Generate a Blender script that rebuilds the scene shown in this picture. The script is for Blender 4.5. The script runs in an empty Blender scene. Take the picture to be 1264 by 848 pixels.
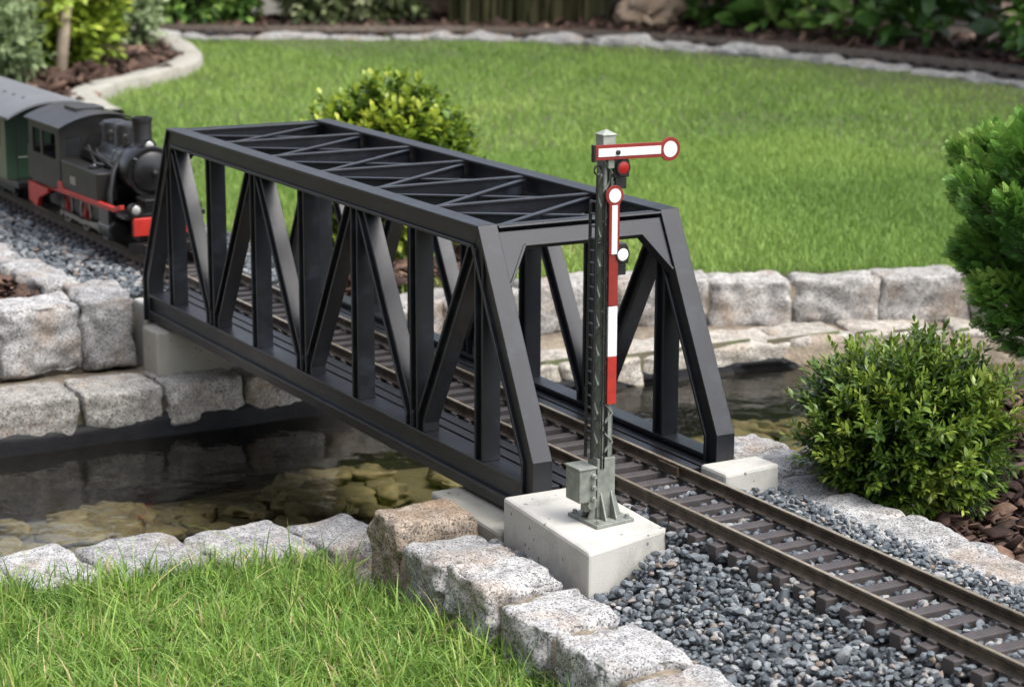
import bpy, math, random
import numpy as np
from mathutils import Vector, noise as mnoise
R = math.radians
random.seed(7)
rng = np.random.default_rng(11)
scn = bpy.context.scene
col = scn.collection

# ------------------------------------------------------------------ camera, sky, sun, exposure
cam_d = bpy.data.cameras.new('camera')
cam = bpy.data.objects.new('camera', cam_d); col.objects.link(cam); scn.camera = cam
cam.location = (1.12201, -0.72237, 0.38612)
from mathutils import Matrix
_yaw, _pit, _rol = R(150.642), R(12.7944), R(0.216)
_fw = Vector((math.cos(_yaw)*math.cos(_pit), math.sin(_yaw)*math.cos(_pit), -math.sin(_pit)))
_rt = _fw.cross(Vector((0, 0, 1))).normalized(); _up = _rt.cross(_fw)
_r2 = _rt*math.cos(_rol)+_up*math.sin(_rol); _u2 = -_rt*math.sin(_rol)+_up*math.cos(_rol)
cam.rotation_euler = Matrix((_r2, _u2, -_fw)).transposed().to_euler()
cam_d.sensor_width = 36; cam_d.lens = 76.24
cam_d.clip_start = 0.02; cam_d.clip_end = 500
cam_d.dof.use_dof = True; cam_d.dof.focus_distance = 1.31; cam_d.dof.aperture_fstop = 19
world = bpy.data.worlds.new('World'); scn.world = world; world.use_nodes = True
wn = world.node_tree.nodes; wl = world.node_tree.links
bg = wn['Background']
SUN_DIR = Vector((0.55, 0.30, 1.15)).normalized()
sky = wn.new('ShaderNodeTexSky'); sky.sky_type = 'NISHITA'; sky.sun_disc = False
sky.sun_elevation = math.asin(SUN_DIR.z); sky.sun_rotation = math.atan2(SUN_DIR.x, SUN_DIR.y)
sky.dust_density = 4.0; sky.air_density = 1.0
hs = wn.new('ShaderNodeHueSaturation'); hs.inputs['Saturation'].default_value = 0.52; hs.inputs['Value'].default_value = 1.2
wl.new(sky.outputs[0], hs.inputs['Color']); wl.new(hs.outputs[0], bg.inputs['Color'])
bg.inputs['Strength'].default_value = 0.15
sun_d = bpy.data.lights.new('sun', 'SUN'); sun_d.energy = 1.2; sun_d.angle = R(24); sun_d.color = (1, .98, .95)
sun = bpy.data.objects.new('sun', sun_d); col.objects.link(sun)
sun.rotation_euler = SUN_DIR.to_track_quat('Z', 'Y').to_euler(); sun.location = (0, 0, 5)
scn.view_settings.view_transform = 'Standard'; scn.view_settings.look = 'None'
scn.view_settings.gamma = 1; scn.view_settings.exposure = 1.12
scn.cycles.max_bounces = 8; scn.cycles.transparent_max_bounces = 12

# ------------------------------------------------------------------ materials
def new_mat(name):
    m = bpy.data.materials.new(name); m.use_nodes = True
    n = m.node_tree.nodes; l = m.node_tree.links
    return m, n, l, n['Principled BSDF']
def ramp(n, stops, interp='LINEAR'):
    r = n.new('ShaderNodeValToRGB'); e = r.color_ramp.elements; r.color_ramp.interpolation = interp
    while len(e) < len(stops): e.new(0.5)
    for i, (p, c) in enumerate(stops):
        e[i].position = p; e[i].color = (*c, 1) if len(c) == 3 else c
    return r
def nz(n, l, scale, detail=4, rough=.55, vec=None):
    t = n.new('ShaderNodeTexNoise'); t.inputs['Scale'].default_value = scale
    t.inputs['Detail'].default_value = detail; t.inputs['Roughness'].default_value = rough
    if vec is not None: l.new(vec, t.inputs['Vector'])
    return t
def coord(n, kind='Object'):
    return n.new('ShaderNodeTexCoord').outputs[kind]
def mixc(n, l, fac, a, b, mode='MIX'):
    m = n.new('ShaderNodeMix'); m.data_type = 'RGBA'; m.blend_type = mode
    for s, v in ((m.inputs['Factor'], fac), (m.inputs['A'], a), (m.inputs['B'], b)):
        if hasattr(v, 'links'): l.new(v, s)
        elif isinstance(v, (int, float)): s.default_value = v
        else: s.default_value = (*v, 1)
    return m.outputs['Result']
def bump(n, l, b, h, strength=.4, dist=.001):
    bp = n.new('ShaderNodeBump'); bp.inputs['Strength'].default_value = strength; bp.inputs['Distance'].default_value = dist
    l.new(h, bp.inputs['Height']); l.new(bp.outputs[0], b.inputs['Normal']); return bp
def M(name, c, rough=.5, metal=0., var=.2, scale=90, bmp=.15, bscale=700, c2=None, spec=.5, bdist=.0006, rvar=.12):
    m, n, l, b = new_mat(name); v = coord(n)
    t = nz(n, l, scale, 5, .6, v)
    lo = tuple(x*(1-var) for x in c); hi = tuple(min(1, x*(1+var)) for x in (c2 or c))
    r = ramp(n, [(.3, lo), (.72, hi)]); l.new(t.outputs['Fac'], r.inputs['Fac']); l.new(r.outputs[0], b.inputs['Base Color'])
    b.inputs['Metallic'].default_value = metal; b.inputs['Specular IOR Level'].default_value = spec
    rr = n.new('ShaderNodeMapRange'); rr.inputs['To Min'].default_value = max(.02, rough-rvar); rr.inputs['To Max'].default_value = min(1, rough+rvar)
    t2 = nz(n, l, scale*.45, 6, .65, v); l.new(t2.outputs['Fac'], rr.inputs['Value']); l.new(rr.outputs[0], b.inputs['Roughness'])
    if bmp:
        t3 = nz(n, l, bscale, 4, .6, v); bump(n, l, b, t3.outputs['Fac'], bmp, bdist)
    return m
def rnd_attr(n):
    a = n.new('ShaderNodeAttribute'); a.attribute_name = 'rnd'; return a.outputs['Fac']

def granite_mat():
    m, n, l, b = new_mat('granite'); v = coord(n)
    oi = n.new('ShaderNodeObjectInfo')
    off = n.new('ShaderNodeVectorMath'); off.operation = 'ADD'; l.new(v, off.inputs[0])
    sc_ = n.new('ShaderNodeVectorMath'); sc_.operation = 'SCALE'; sc_.inputs['Scale'].default_value = 9
    cx = n.new('ShaderNodeCombineXYZ'); l.new(oi.outputs['Random'], cx.inputs[0]); l.new(oi.outputs['Random'], cx.inputs[1])
    l.new(cx.outputs[0], sc_.inputs[0]); l.new(sc_.outputs[0], off.inputs[1]); vv = off.outputs[0]
    vo = n.new('ShaderNodeTexVoronoi'); vo.inputs['Scale'].default_value = 1050; l.new(vv, vo.inputs['Vector'])
    sep = n.new('ShaderNodeSeparateColor'); l.new(vo.outputs['Color'], sep.inputs[0])
    gr = ramp(n, [(0, (.07, .07, .072)), (.10, (.15, .15, .155)), (.26, (.34, .34, .34)), (.7, (.48, .475, .46)), (1, (.60, .59, .57))])
    l.new(sep.outputs[0], gr.inputs['Fac'])
    t1 = nz(n, l, 90, 6, .7, vv); r1 = ramp(n, [(.33, (.36, .36, .37)), (.60, (1, 1, 1))]); l.new(t1.outputs['Fac'], r1.inputs['Fac'])
    c = mixc(n, l, .8, gr.outputs[0], r1.outputs[0], 'MULTIPLY')
    t2 = nz(n, l, 22, 5, .62, vv); r2 = ramp(n, [(.52, (0, 0, 0)), (.70, (.75, .75, .75))]); l.new(t2.outputs['Fac'], r2.inputs['Fac'])
    c = mixc(n, l, r2.outputs[0], c, mixc(n, l, .62, c, (.30, .20, .115)))
    # grey-green lichen and dirt blotches
    t4 = nz(n, l, 38, 7, .7, vv); r4 = ramp(n, [(.56, (0, 0, 0)), (.70, (.6, .6, .6))]); l.new(t4.outputs['Fac'], r4.inputs['Fac'])
    c = mixc(n, l, r4.outputs[0], c, mixc(n, l, .7, c, (.085, .085, .07)))
    br = n.new('ShaderNodeMapRange'); br.inputs['To Min'].default_value = .82; br.inputs['To Max'].default_value = 1.12; l.new(oi.outputs['Random'], br.inputs['Value'])
    cc = n.new('ShaderNodeVectorMath'); cc.operation = 'SCALE'; l.new(c, cc.inputs[0]); l.new(br.outputs[0], cc.inputs['Scale'])
    # the object's own colour tints single stones (iron-stained blocks)
    c = mixc(n, l, 1., cc.outputs[0], oi.outputs['Color'], 'MULTIPLY')
    l.new(c, b.inputs['Base Color']); b.inputs['Roughness'].default_value = .85; b.inputs['Specular IOR Level'].default_value = .3
    t3 = nz(n, l, 420, 6, .7, vv); bump(n, l, b, t3.outputs['Fac'], .8, .0022)
    return m
def concrete_mat(name, c=(.47, .455, .41)):
    m, n, l, b = new_mat(name); v = coord(n)
    t = nz(n, l, 30, 6, .6, v); r = ramp(n, [(.28, tuple(x*.66 for x in c)), (.5, c), (.75, tuple(x*1.1 for x in c))]); l.new(t.outputs['Fac'], r.inputs['Fac'])
    t2 = nz(n, l, 900, 3, .6, v); c2 = mixc(n, l, .18, r.outputs[0], t2.outputs['Color'], 'OVERLAY')
    vo = n.new('ShaderNodeTexVoronoi'); vo.inputs['Scale'].default_value = 150; l.new(v, vo.inputs['Vector'])
    vs = n.new('ShaderNodeSeparateColor'); l.new(vo.outputs['Color'], vs.inputs[0])
    th = n.new('ShaderNodeMath'); th.operation = 'MULTIPLY_ADD'; l.new(vs.outputs[0], th.inputs[0]); th.inputs[1].default_value = .42; th.inputs[2].default_value = -.22
    lt = n.new('ShaderNodeMath'); lt.operation = 'LESS_THAN'; l.new(vo.outputs['Distance'], lt.inputs[0]); l.new(th.outputs[0], lt.inputs[1])
    c3 = mixc(n, l, lt.outputs[0], c2, tuple(x*.35 for x in c)); l.new(c3, b.inputs['Base Color'])
    b.inputs['Roughness'].default_value = .85; b.inputs['Specular IOR Level'].default_value = .3
    sub = n.new('ShaderNodeMath'); sub.operation = 'SUBTRACT'; l.new(t2.outputs['Fac'], sub.inputs[0]); 
    ml = n.new('ShaderNodeMath'); ml.operation = 'MULTIPLY'; l.new(lt.outputs[0], ml.inputs[0]); ml.inputs[1].default_value = 2.5
    l.new(ml.outputs[0], sub.inputs[1]); bump(n, l, b, sub.outputs[0], .3, .0006)
    return m
def scatter_mat(name, stops, rough=.7, spec=.4, bscale=0, transl=0., speck=0., coat=0., bmp=.4):
    m, n, l, b = new_mat(name); f = rnd_attr(n)
    r = ramp(n, stops); l.new(f, r.inputs['Fac']); c = r.outputs[0]
    v = coord(n)
    if speck:
        t = nz(n, l, speck, 5, .65, v); rs = ramp(n, [(.3, (.62, .62, .62)), (.7, (1.25, 1.25, 1.25))]); l.new(t.outputs['Fac'], rs.inputs['Fac'])
        c = mixc(n, l, 1., c, rs.outputs[0], 'MULTIPLY')
    l.new(c, b.inputs['Base Color']); b.inputs['Roughness'].default_value = rough; b.inputs['Specular IOR Level'].default_value = spec
    if bscale:
        t3 = nz(n, l, bscale, 4, .6, v); bump(n, l, b, t3.outputs['Fac'], bmp, .0008)
    if transl:
        tr = n.new('ShaderNodeBsdfTranslucent'); l.new(c, tr.inputs['Color'])
        mx = n.new('ShaderNodeMixShader'); mx.inputs[0].default_value = transl
        l.new(b.outputs[0], mx.inputs[1]); l.new(tr.outputs[0], mx.inputs[2]); l.new(mx.outputs[0], n['Material Output'].inputs['Surface'])
    return m
def water_mat():
    m, n, l, b = new_mat('pond_water'); out = n['Material Output']; n.remove(b)
    v = coord(n)
    t = nz(n, l, 24, 4, .5, v); bp = n.new('ShaderNodeBump'); bp.inputs['Strength'].default_value = .10; bp.inputs['Distance'].default_value = .02
    l.new(t.outputs['Fac'], bp.inputs['Height'])
    fr = n.new('ShaderNodeFresnel'); fr.inputs['IOR'].default_value = 1.33; l.new(bp.outputs[0], fr.inputs['Normal'])
    tr = n.new('ShaderNodeBsdfTransparent'); tr.inputs['Color'].default_value = (.94, .92, .80, 1)
    gl = n.new('ShaderNodeBsdfGlossy'); gl.inputs['Roughness'].default_value = .01; l.new(bp.outputs[0], gl.inputs['Normal'])
    mx = n.new('ShaderNodeMixShader'); l.new(fr.outputs[0], mx.inputs[0]); l.new(tr.outputs[0], mx.inputs[1]); l.new(gl.outputs[0], mx.inputs[2])
    l.new(mx.outputs[0], out.inputs['Surface']); return m

GRANITE = granite_mat()
CONC = concrete_mat('concrete', (.41, .40, .365)); CONC_DK = concrete_mat('weathered_concrete', (.30, .29, .25))
BRIDGE = M('black_painted_steel', (.0062, .0076, .0108), .38, 0, .35, 45, .12, 900, spec=.5, rvar=.14)
def worn(m, c, scale=26, lo=.52, hi=.74, fac=.8):
    n = m.node_tree.nodes; l = m.node_tree.links; b = n['Principled BSDF']; src = b.inputs['Base Color'].links[0].from_socket
    mp = n.new('ShaderNodeMapping'); mp.inputs['Scale'].default_value = (.6, 1, 1.6); l.new(coord(n), mp.inputs['Vector'])
    t = nz(n, l, scale, 8, .72, mp.outputs[0]); r = ramp(n, [(lo, (0, 0, 0)), (hi, (fac, fac, fac))]); l.new(t.outputs['Fac'], r.inputs['Fac'])
    l.new(mixc(n, l, r.outputs[0], src, c), b.inputs['Base Color']); return m
worn(BRIDGE, (.030, .037, .049)); BRIDGE.node_tree.nodes['Principled BSDF'].inputs['Specular IOR Level'].default_value = .55
BRIDGE_DK = M('dull_black_steel', (.016, .016, .017), .55, 0, .4, 60, .15, 700)
DECK = M('black_deck_boards', (.0105, .0115, .014), .40, 0, .35, 80, .25, 400)
RAIL = M('weathered_brass_rail', (.036, .027, .019), .5, .3, .4, 120, .15, 900, c2=(.085, .064, .044))
RAIL_TOP = M('polished_rail_head', (.60, .50, .36), .38, .9, .25, 160, .05, 900)
SLEEPER = M('brown_plastic_sleeper', (.052, .044, .044), .6, 0, .28, 120, .3, 500)
MORTAR = M('sandy_mortar', (.20, .165, .12), .95, 0, .45, 110, .9, 260, bdist=.004)
LINER = M('black_pond_liner', (.006, .0065, .008), .6, 0, .4, 40, .3, 60, bdist=.004, spec=.22)
SIG_GREY = M('grey_green_paint', (.185, .20, .175), .5, .1, .3, 160, .15, 900)
SIG_CAP = M('pale_grey_paint', (.26, .28, .24), .55, 0, .2, 200, .1, 900)
RED = M('signal_red_paint', (.33, .022, .014), .42, 0, .18, 150, .06, 900)
DKRED = M('dark_red_rim_paint', (.20, .018, .013), .42, 0, .18, 150, .06, 900)
WHITE = M('signal_white_enamel', (.64, .64, .63), .4, 0, .05, 150, .03, 900)
worn(WHITE, (.36, .34, .29), 70, .56, .78, .5); worn(RED, (.16, .03, .02), 60, .56, .74, .6); worn(DKRED, (.10, .025, .018), 60, .56, .74, .6); worn(SIG_GREY, (.10, .085, .06), 50, .55, .75, .7)
BLACK = M('black_lacquer', (.012, .012, .013), .4, 0, .3, 120, .08, 900)
LENS = M('red_lamp_lens', (.26, .012, .010), .2, 0, .1, 100, 0)
LENSW = M('opal_lamp_lens', (.75, .75, .72), .15, 0, .05, 100, 0)
LOCO = M('weathered_black_loco', (.009, .009, .0095), .30, .15, .4, 60, .12, 500)
LOCO_SIDE = M('dusty_black_loco_side', (.0125, .012, .0105), .45, .1, .3, 40, .1, 500)
LOCO_RED = M('loco_red_paint', (.40, .022, .014), .45, 0, .2, 60, .05, 500)
STEEL = M('bright_rod_steel', (.35, .34, .32), .35, .85, .2, 100, .05, 500)
PIPE = M('dull_pipe_metal', (.085, .08, .075), .4, .6, .3, 100, .05, 500)
LAMPGLASS = M('lamp_glass', (.36, .36, .35), .12, .2, .05, 60, 0)
COACH = M('coach_green_paint', (.125, .145, .085), .48, 0, .15, 30, .05, 400)
COACH_END = M('dark_green_paint', (.018, .045, .024), .48, 0, .2, 30, .05, 400)
COACH_ROOF = M('grey_roof_paint', (.115, .12, .125), .5, 0, .15, 20, .08, 400)
WINFRAME = M('red_brown_window_frame', (.20, .075, .04), .5, 0, .2, 60, .05, 400)
GLASS_DK = M('dark_window_glass', (.02, .022, .024), .08, 0, .1, 40, 0, spec=.6)
WOOD = M('grey_brown_wood', (.17, .13, .10), .8, 0, .4, 24, .4, 120, bdist=.003)
STAKEWOOD = M('pale_stake_wood', (.42, .34, .25), .8, 0, .3, 30, .4, 160, bdist=.003)
BARK = M('shrub_stem_bark', (.07, .05, .035), .85, 0, .35, 90, .5, 300, bdist=.002)
BOULDER = M('tan_sandstone', (.27, .20, .135), .9, 0, .3, 9, .6, 30, bdist=.01)
SOIL = M('lawn_soil', (.07, .085, .03), .95, 0, .4, 30, .6, 150, bdist=.004)
MULCHSOIL = M('dark_bed_soil', (.035, .024, .018), .95, 0, .4, 40, .6, 150, bdist=.004)
GRAVSOIL = M('ballast_bed', (.05, .052, .055), .9, 0, .4, 120, .6, 300, bdist=.003)
PONDBED = M('pond_silt', (.06, .053, .028), .9, 0, .5, 14, .6, 60, bdist=.004)
POND_STONE = M('algae_covered_stone', (.075, .065, .036), .8, 0, .6, 25, .5, 120, bdist=.003, c2=(.17, .145, .080))
WATER = water_mat()
GRAVEL = scatter_mat('slate_gravel', [(0, (.040, .048, .056)), (.3, (.078, .092, .104)), (.62, (.135, .153, .166)), (.84, (.205, .220, .226)), (.92, (.28, .28, .27)), (.95, (.18, .135, .105)), (1, (.30, .29, .275))], .68, .35, 500, speck=260)
MULCH = scatter_mat('bark_chips', [(0, (.022, .013, .010)), (.4, (.06, .035, .026)), (.75, (.12, .072, .052)), (1, (.27, .18, .125))], .8, .25, 300, speck=220, bmp=.7)
GRASS = scatter_mat('grass_blades', [(0, (.058, .130, .022)), (.45, (.155, .280, .044)), (.8, (.275, .41, .083)), (.93, (.38, .43, .12)), (1, (.48, .40, .20))], .5, .35, transl=.38)
GRASS_FAR = scatter_mat('lawn_grass', [(0, (.110, .200, .040)), (.5, (.215, .340, .072)), (.9, (.32, .42, .108)), (1, (.43, .45, .18))], .55, .3, transl=.35)
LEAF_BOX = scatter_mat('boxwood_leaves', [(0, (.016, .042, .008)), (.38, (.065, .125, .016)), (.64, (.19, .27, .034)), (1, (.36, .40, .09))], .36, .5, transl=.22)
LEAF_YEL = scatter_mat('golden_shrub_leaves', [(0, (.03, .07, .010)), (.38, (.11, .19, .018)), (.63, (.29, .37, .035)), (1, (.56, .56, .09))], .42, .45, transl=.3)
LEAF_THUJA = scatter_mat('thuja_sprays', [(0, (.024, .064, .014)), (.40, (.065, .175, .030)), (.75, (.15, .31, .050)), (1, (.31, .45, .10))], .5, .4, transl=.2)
LEAF_HEDGE = scatter_mat('laurel_leaves', [(0, (.022, .055, .013)), (.36, (.09, .20, .036)), (.65, (.26, .42, .085)), (1, (.40, .52, .15))], .35, .5, transl=.2)
LEAF_GREY = scatter_mat('grey_green_leaves', [(0, (.09, .14, .06)), (.5, (.27, .35, .17)), (1, (.45, .52, .32))], .6, .3, transl=.25)
LEAF_GRN = scatter_mat('mid_green_leaves', [(0, (.06, .11, .014)), (.42, (.26, .37, .035)), (1, (.50, .55, .09))], .45, .4, transl=.25)
LEAF_VAR = scatter_mat('variegated_leaves', [(0, (.09, .14, .05)), (.35, (.26, .33, .13)), (.65, (.50, .52, .30)), (1, (.66, .65, .46))], .5, .4, transl=.25)
REED = scatter_mat('ornamental_grass_blades', [(0, (.05, .055, .022)), (.6, (.10, .10, .045)), (1, (.18, .155, .08))], .6, .3, transl=.25)

# ------------------------------------------------------------------ object helpers
ORG = {}
def tag(o, label=None, cat=None, group=None, kind=None):
    if label: o['label'] = label
    if cat: o['category'] = cat
    if group: o['group'] = group
    if kind: o['kind'] = kind
    return o
def thing(name, label, cat, loc, group=None):
    o = bpy.data.objects.new(name, None); col.objects.link(o); o.location = loc; o.empty_display_size = .02
    ORG[o] = Vector(loc); return tag(o, label, cat, group)
def mesh_np(name, V, F, loops_per=None, rnd=None, smooth=False):
    me = bpy.data.meshes.new(name); V = np.asarray(V, np.float32); F = np.asarray(F, np.int32)
    k = F.shape[1]; me.vertices.add(len(V)); me.vertices.foreach_set('co', V.ravel())
    me.loops.add(F.size); me.loops.foreach_set('vertex_index', F.ravel())
    me.polygons.add(len(F)); me.polygons.foreach_set('loop_start', np.arange(0, F.size, k, dtype=np.int32))
    if smooth: me.polygons.foreach_set('use_smooth', np.ones(len(F), bool))
    me.update(calc_edges=True)
    if rnd is not None:
        a = me.attributes.new('rnd', 'FLOAT', 'POINT'); a.data.foreach_set('value', np.asarray(rnd, np.float32))
    return me
def link(name, me, mat, parent=None):
    if mat is not None: me.materials.append(mat)
    o = bpy.data.objects.new(name, me); col.objects.link(o)
    if parent is not None: o.parent = parent
    ORG[o] = ORG[parent] if parent is not None else Vector((0, 0, 0))
    return o
class G:
    """collects shapes in world coordinates; build() makes ONE mesh object"""
    def __init__(s): s.v = []; s.f = []; s.m = []
    def add(s, vs, fs, mi=0):
        b = len(s.v); s.v += [Vector(v) for v in vs]; s.f += [tuple(b+i for i in f) for f in fs]; s.m += [mi]*len(fs); return s
    def box(s, x0, x1, y0, y1, z0, z1, mi=0):
        return s.add([(x0, y0, z0), (x1, y0, z0), (x1, y1, z0), (x0, y1, z0), (x0, y0, z1), (x1, y0, z1), (x1, y1, z1), (x0, y1, z1)],
                     [(0, 3, 2, 1), (4, 5, 6, 7), (0, 1, 5, 4), (1, 2, 6, 5), (2, 3, 7, 6), (3, 0, 4, 7)], mi)
    def prism(s, poly, d, mi=0):
        n = len(poly); d = Vector(d); a = [Vector(p) for p in poly]; b = [p+d for p in a]
        return s.add(a+b, [tuple(range(n-1, -1, -1)), tuple(range(n, 2*n))]+[(i, (i+1) % n, n+(i+1) % n, n+i) for i in range(n)], mi)
    def xz(s, poly, y0, y1, mi=0): return s.prism([(x, y0, z) for x, z in poly], (0, y1-y0, 0), mi)
    def obox(s, p, q, w, h, up=(0, 0, 1), mi=0):
        p, q = Vector(p), Vector(q); d = (q-p).normalized(); r = d.cross(Vector(up)).normalized(); u = r.cross(d)
        return s.prism([p+r*w/2-u*h/2, p-r*w/2-u*h/2, p-r*w/2+u*h/2, p+r*w/2+u*h/2][::-1], q-p, mi)
    def tube(s, pts, r, n=10, mi=0):
        pts = [Vector(p) for p in pts]; rs = r if isinstance(r, (list, tuple)) else [r]*len(pts)
        vs = []; fs = []
        ref = Vector((0, 0, 1)) if abs((pts[-1]-pts[0]).normalized().z) < .9 else Vector((1, 0, 0))
        for i, p in enumerate(pts):
            d = (pts[min(i+1, len(pts)-1)]-pts[max(i-1, 0)]).normalized(); a = d.cross(ref).normalized(); b = d.cross(a)
            for k in range(n):
                t = 2*math.pi*k/n; vs.append(p+(a*math.cos(t)+b*math.sin(t))*rs[i])
        for i in range(len(pts)-1):
            for k in range(n):
                fs.append((i*n+k, i*n+(k+1) % n, (i+1)*n+(k+1) % n, (i+1)*n+k))
        fs += [tuple(range(n-1, -1, -1)), tuple(range((len(pts)-1)*n, len(pts)*n))]
        return s.add(vs, fs, mi)
    def lathe(s, o, ax, prof, n=20, mi=0):
        ax = Vector(ax).normalized(); return s.tube([Vector(o)+ax*a for a, _ in prof], [max(r, 1e-5) for _, r in prof], n, mi) if False else s._lathe(Vector(o), ax, prof, n, mi)
    def _lathe(s, o, ax, prof, n, mi):
        ref = Vector((0, 0, 1)) if abs(ax.z) < .9 else Vector((1, 0, 0)); a = ax.cross(ref).normalized(); b = ax.cross(a); vs = []; fs = []
        for t, r in prof:
            for k in range(n):
                th = 2*math.pi*k/n; vs.append(o+ax*t+(a*math.cos(th)+b*math.sin(th))*max(r, 1e-5))
        for i in range(len(prof)-1):
            for k in range(n): fs.append((i*n+k, i*n+(k+1) % n, (i+1)*n+(k+1) % n, (i+1)*n+k))
        fs += [tuple(range(n-1, -1, -1)), tuple(range((len(prof)-1)*n, len(prof)*n))]
        return s.add(vs, fs, mi)
    def build(s, name, mat, parent=None, bevel=0., smooth=False, seg=2):
        o0 = ORG[parent] if parent is not None else Vector((0, 0, 0))
        me = bpy.data.meshes.new(name); me.from_pydata([tuple(v-o0) for v in s.v], [], s.f)
        mats = mat if isinstance(mat, (list, tuple)) else [mat]
        for m_ in mats: me.materials.append(m_)
        if len(mats) > 1: me.polygons.foreach_set('material_index', s.m)
        import bmesh
        bm = bmesh.new(); bm.from_mesh(me); bmesh.ops.recalc_face_normals(bm, faces=bm.faces); bm.to_mesh(me); bm.free()
        if smooth: me.polygons.foreach_set('use_smooth', [True]*len(me.polygons))
        o = bpy.data.objects.new(name, me); col.objects.link(o)
        if parent is not None: o.parent = parent
        ORG[o] = o0
        if bevel:
            md = o.modifiers.new('bevel', 'BEVEL'); md.width = bevel; md.segments = seg; md.limit_method = 'ANGLE'; md.angle_limit = R(35); md.harden_normals = False
        if smooth and not bevel:
            pass
        return o
    def at(s, name, mat, label, cat, group=None, kind=None, bevel=0., smooth=False):
        """one-mesh thing, with its origin at the middle of its base"""
        xs = [v.x for v in s.v]; ys = [v.y for v in s.v]; zs = [v.z for v in s.v]
        c = Vector(((min(xs)+max(xs))/2, (min(ys)+max(ys))/2, min(zs))); s.v = [v-c for v in s.v]
        o = s.build(name, mat, None, bevel, smooth); o.location = c; ORG[o] = c
        return tag(o, label, cat, group, kind)

def smooth_by_angle(o, ang=40):
    me = o.data; me.polygons.foreach_set('use_smooth', [True]*len(me.polygons))
    try: me.set_sharp_from_angle(angle=R(ang))
    except Exception: pass
    return o

# ------------------------------------------------------------------ rough stone blocks
_cubecache = {}
def cube_grid(N):
    if N in _cubecache: return _cubecache[N]
    idx = {}; V = []; F = []
    def vid(p):
        k = tuple(int(round((c+1)*N/2)) for c in p)
        if k not in idx: idx[k] = len(V); V.append(p)
        return idx[k]
    for ax in range(3):
        for sg in (-1, 1):
            b, c = (ax+1) % 3, (ax+2) % 3
            for i in range(N):
                for j in range(N):
                    q = []
                    for di, dj in ((0, 0), (1, 0), (1, 1), (0, 1)):
                        p = [0, 0, 0]; p[ax] = sg; p[b] = -1+2*(i+di)/N; p[c] = -1+2*(j+dj)/N; q.append(vid(tuple(p)))
                    F.append(tuple(q) if sg > 0 else tuple(q[::-1]))
    _cubecache[N] = (np.array(V), np.array(F)); return _cubecache[N]
def rock_mesh(name, lx, ly, lz, seed, N=14, rough=1., expo=22., freq=1.):
    V, F = cube_grid(N)
    n = (np.abs(V)**expo).sum(1)**(1/expo); Q = V/n[:, None]
    r_ = random.Random(seed)
    # a slight taper / skew per block
    sk = [r_.uniform(-.06, .06) for _ in range(6)]
    P = Q.copy(); P[:, 0] += sk[0]*Q[:, 1]+sk[1]*Q[:, 2]*.6; P[:, 1] += sk[2]*Q[:, 0]+sk[3]*Q[:, 2]*.6; P[:, 2] += sk[4]*Q[:, 0]*.7+sk[5]*Q[:, 1]*.7
    P *= np.array([lx, ly, lz])/2
    nr = np.sign(Q)*np.abs(Q)**(expo-1); nr /= np.linalg.norm(nr, axis=1)[:, None]
    off = Vector((seed*1.7 % 50, seed*3.1 % 37, seed*.9 % 23)); out = P.copy(); s = min(lx, ly, lz)
    eg = np.clip((np.sort(np.abs(V), 1)[:, 1]-.72)/.28, 0, 1)
    for i in range(len(P)):
        p = Vector(P[i])
        side = 1.5-.9*max(0, nr[i, 2]); hew = (1-abs(nr[i, 2]))
        vd = mnoise.voronoi(p*(55*freq)+off)[0]
        d = mnoise.noise(p*(28*freq)+off)*.0026+mnoise.noise(p*(75*freq)+off)*.0017*side+mnoise.noise(p*(190*freq)+off)*.0010*side+(.0035-.0055*min(1.2, vd[0]))*hew*.8+mnoise.noise(p*(14*freq)+off)*.0012
        if eg[i] > 0: d -= eg[i]*max(0., mnoise.noise(p*(62*freq)+off*1.3)+.12)*.0085
        out[i] += nr[i]*d*rough/freq
    out[:, 2] += lz/2
    return mesh_np(name, out, F, smooth=True)
_seed = [100]
def block(x, y, z, lx, ly, lz, yaw=0., label='', group=None, N=16, rough=1., expo=22., tint=None, name='granite_block', cat='stone block', mat=None, freq=1.):
    """a hewn stone with the middle of its base at x,y,z"""
    _seed[0] += 1
    me = rock_mesh(name, lx, ly, lz, _seed[0], N, rough, expo, freq)
    o = link(name, me, mat or GRANITE); o.location = (x, y, z); o.rotation_euler.z = yaw; ORG[o] = o.location.copy()
    if tint: o.color = (*tint, 1)
    return tag(o, label, cat, group)

# ------------------------------------------------------------------ scatter helpers (numpy)
def rot_rand(n, tilt=math.pi):
    """random rotation matrices (full when tilt=pi)"""
    q = rng.normal(size=(n, 4)); q /= np.linalg.norm(q, axis=1)[:, None]; w, x, y, z = q.T
    return np.stack([1-2*(y*y+z*z), 2*(x*y-z*w), 2*(x*z+y*w), 2*(x*y+z*w), 1-2*(x*x+z*z), 2*(y*z-x*w), 2*(x*z-y*w), 2*(y*z+x*w), 1-2*(x*x+y*y)], 1).reshape(n, 3, 3)
def rot_z(a):
    c, s = np.cos(a), np.sin(a); o = np.zeros_like(a)
    return np.stack([c, -s, o, s, c, o, o, o, o+1], 1).reshape(-1, 3, 3)
def frame_from(d, spin=None):
    """matrices whose local y axis points along d, spun about it"""
    d = d/np.linalg.norm(d, axis=1)[:, None]
    ref = np.where(np.abs(d[:, 2:3]) > .95, np.array([[1., 0, 0]]), np.array([[0, 0, 1.]]))
    x = np.cross(d, ref); x /= np.linalg.norm(x, axis=1)[:, None]; z = np.cross(x, d)
    if spin is not None:
        c, s = np.cos(spin)[:, None], np.sin(spin)[:, None]; x, z = x*c+z*s, -x*s+z*c
    return np.stack([x, d, z], 2)
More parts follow.
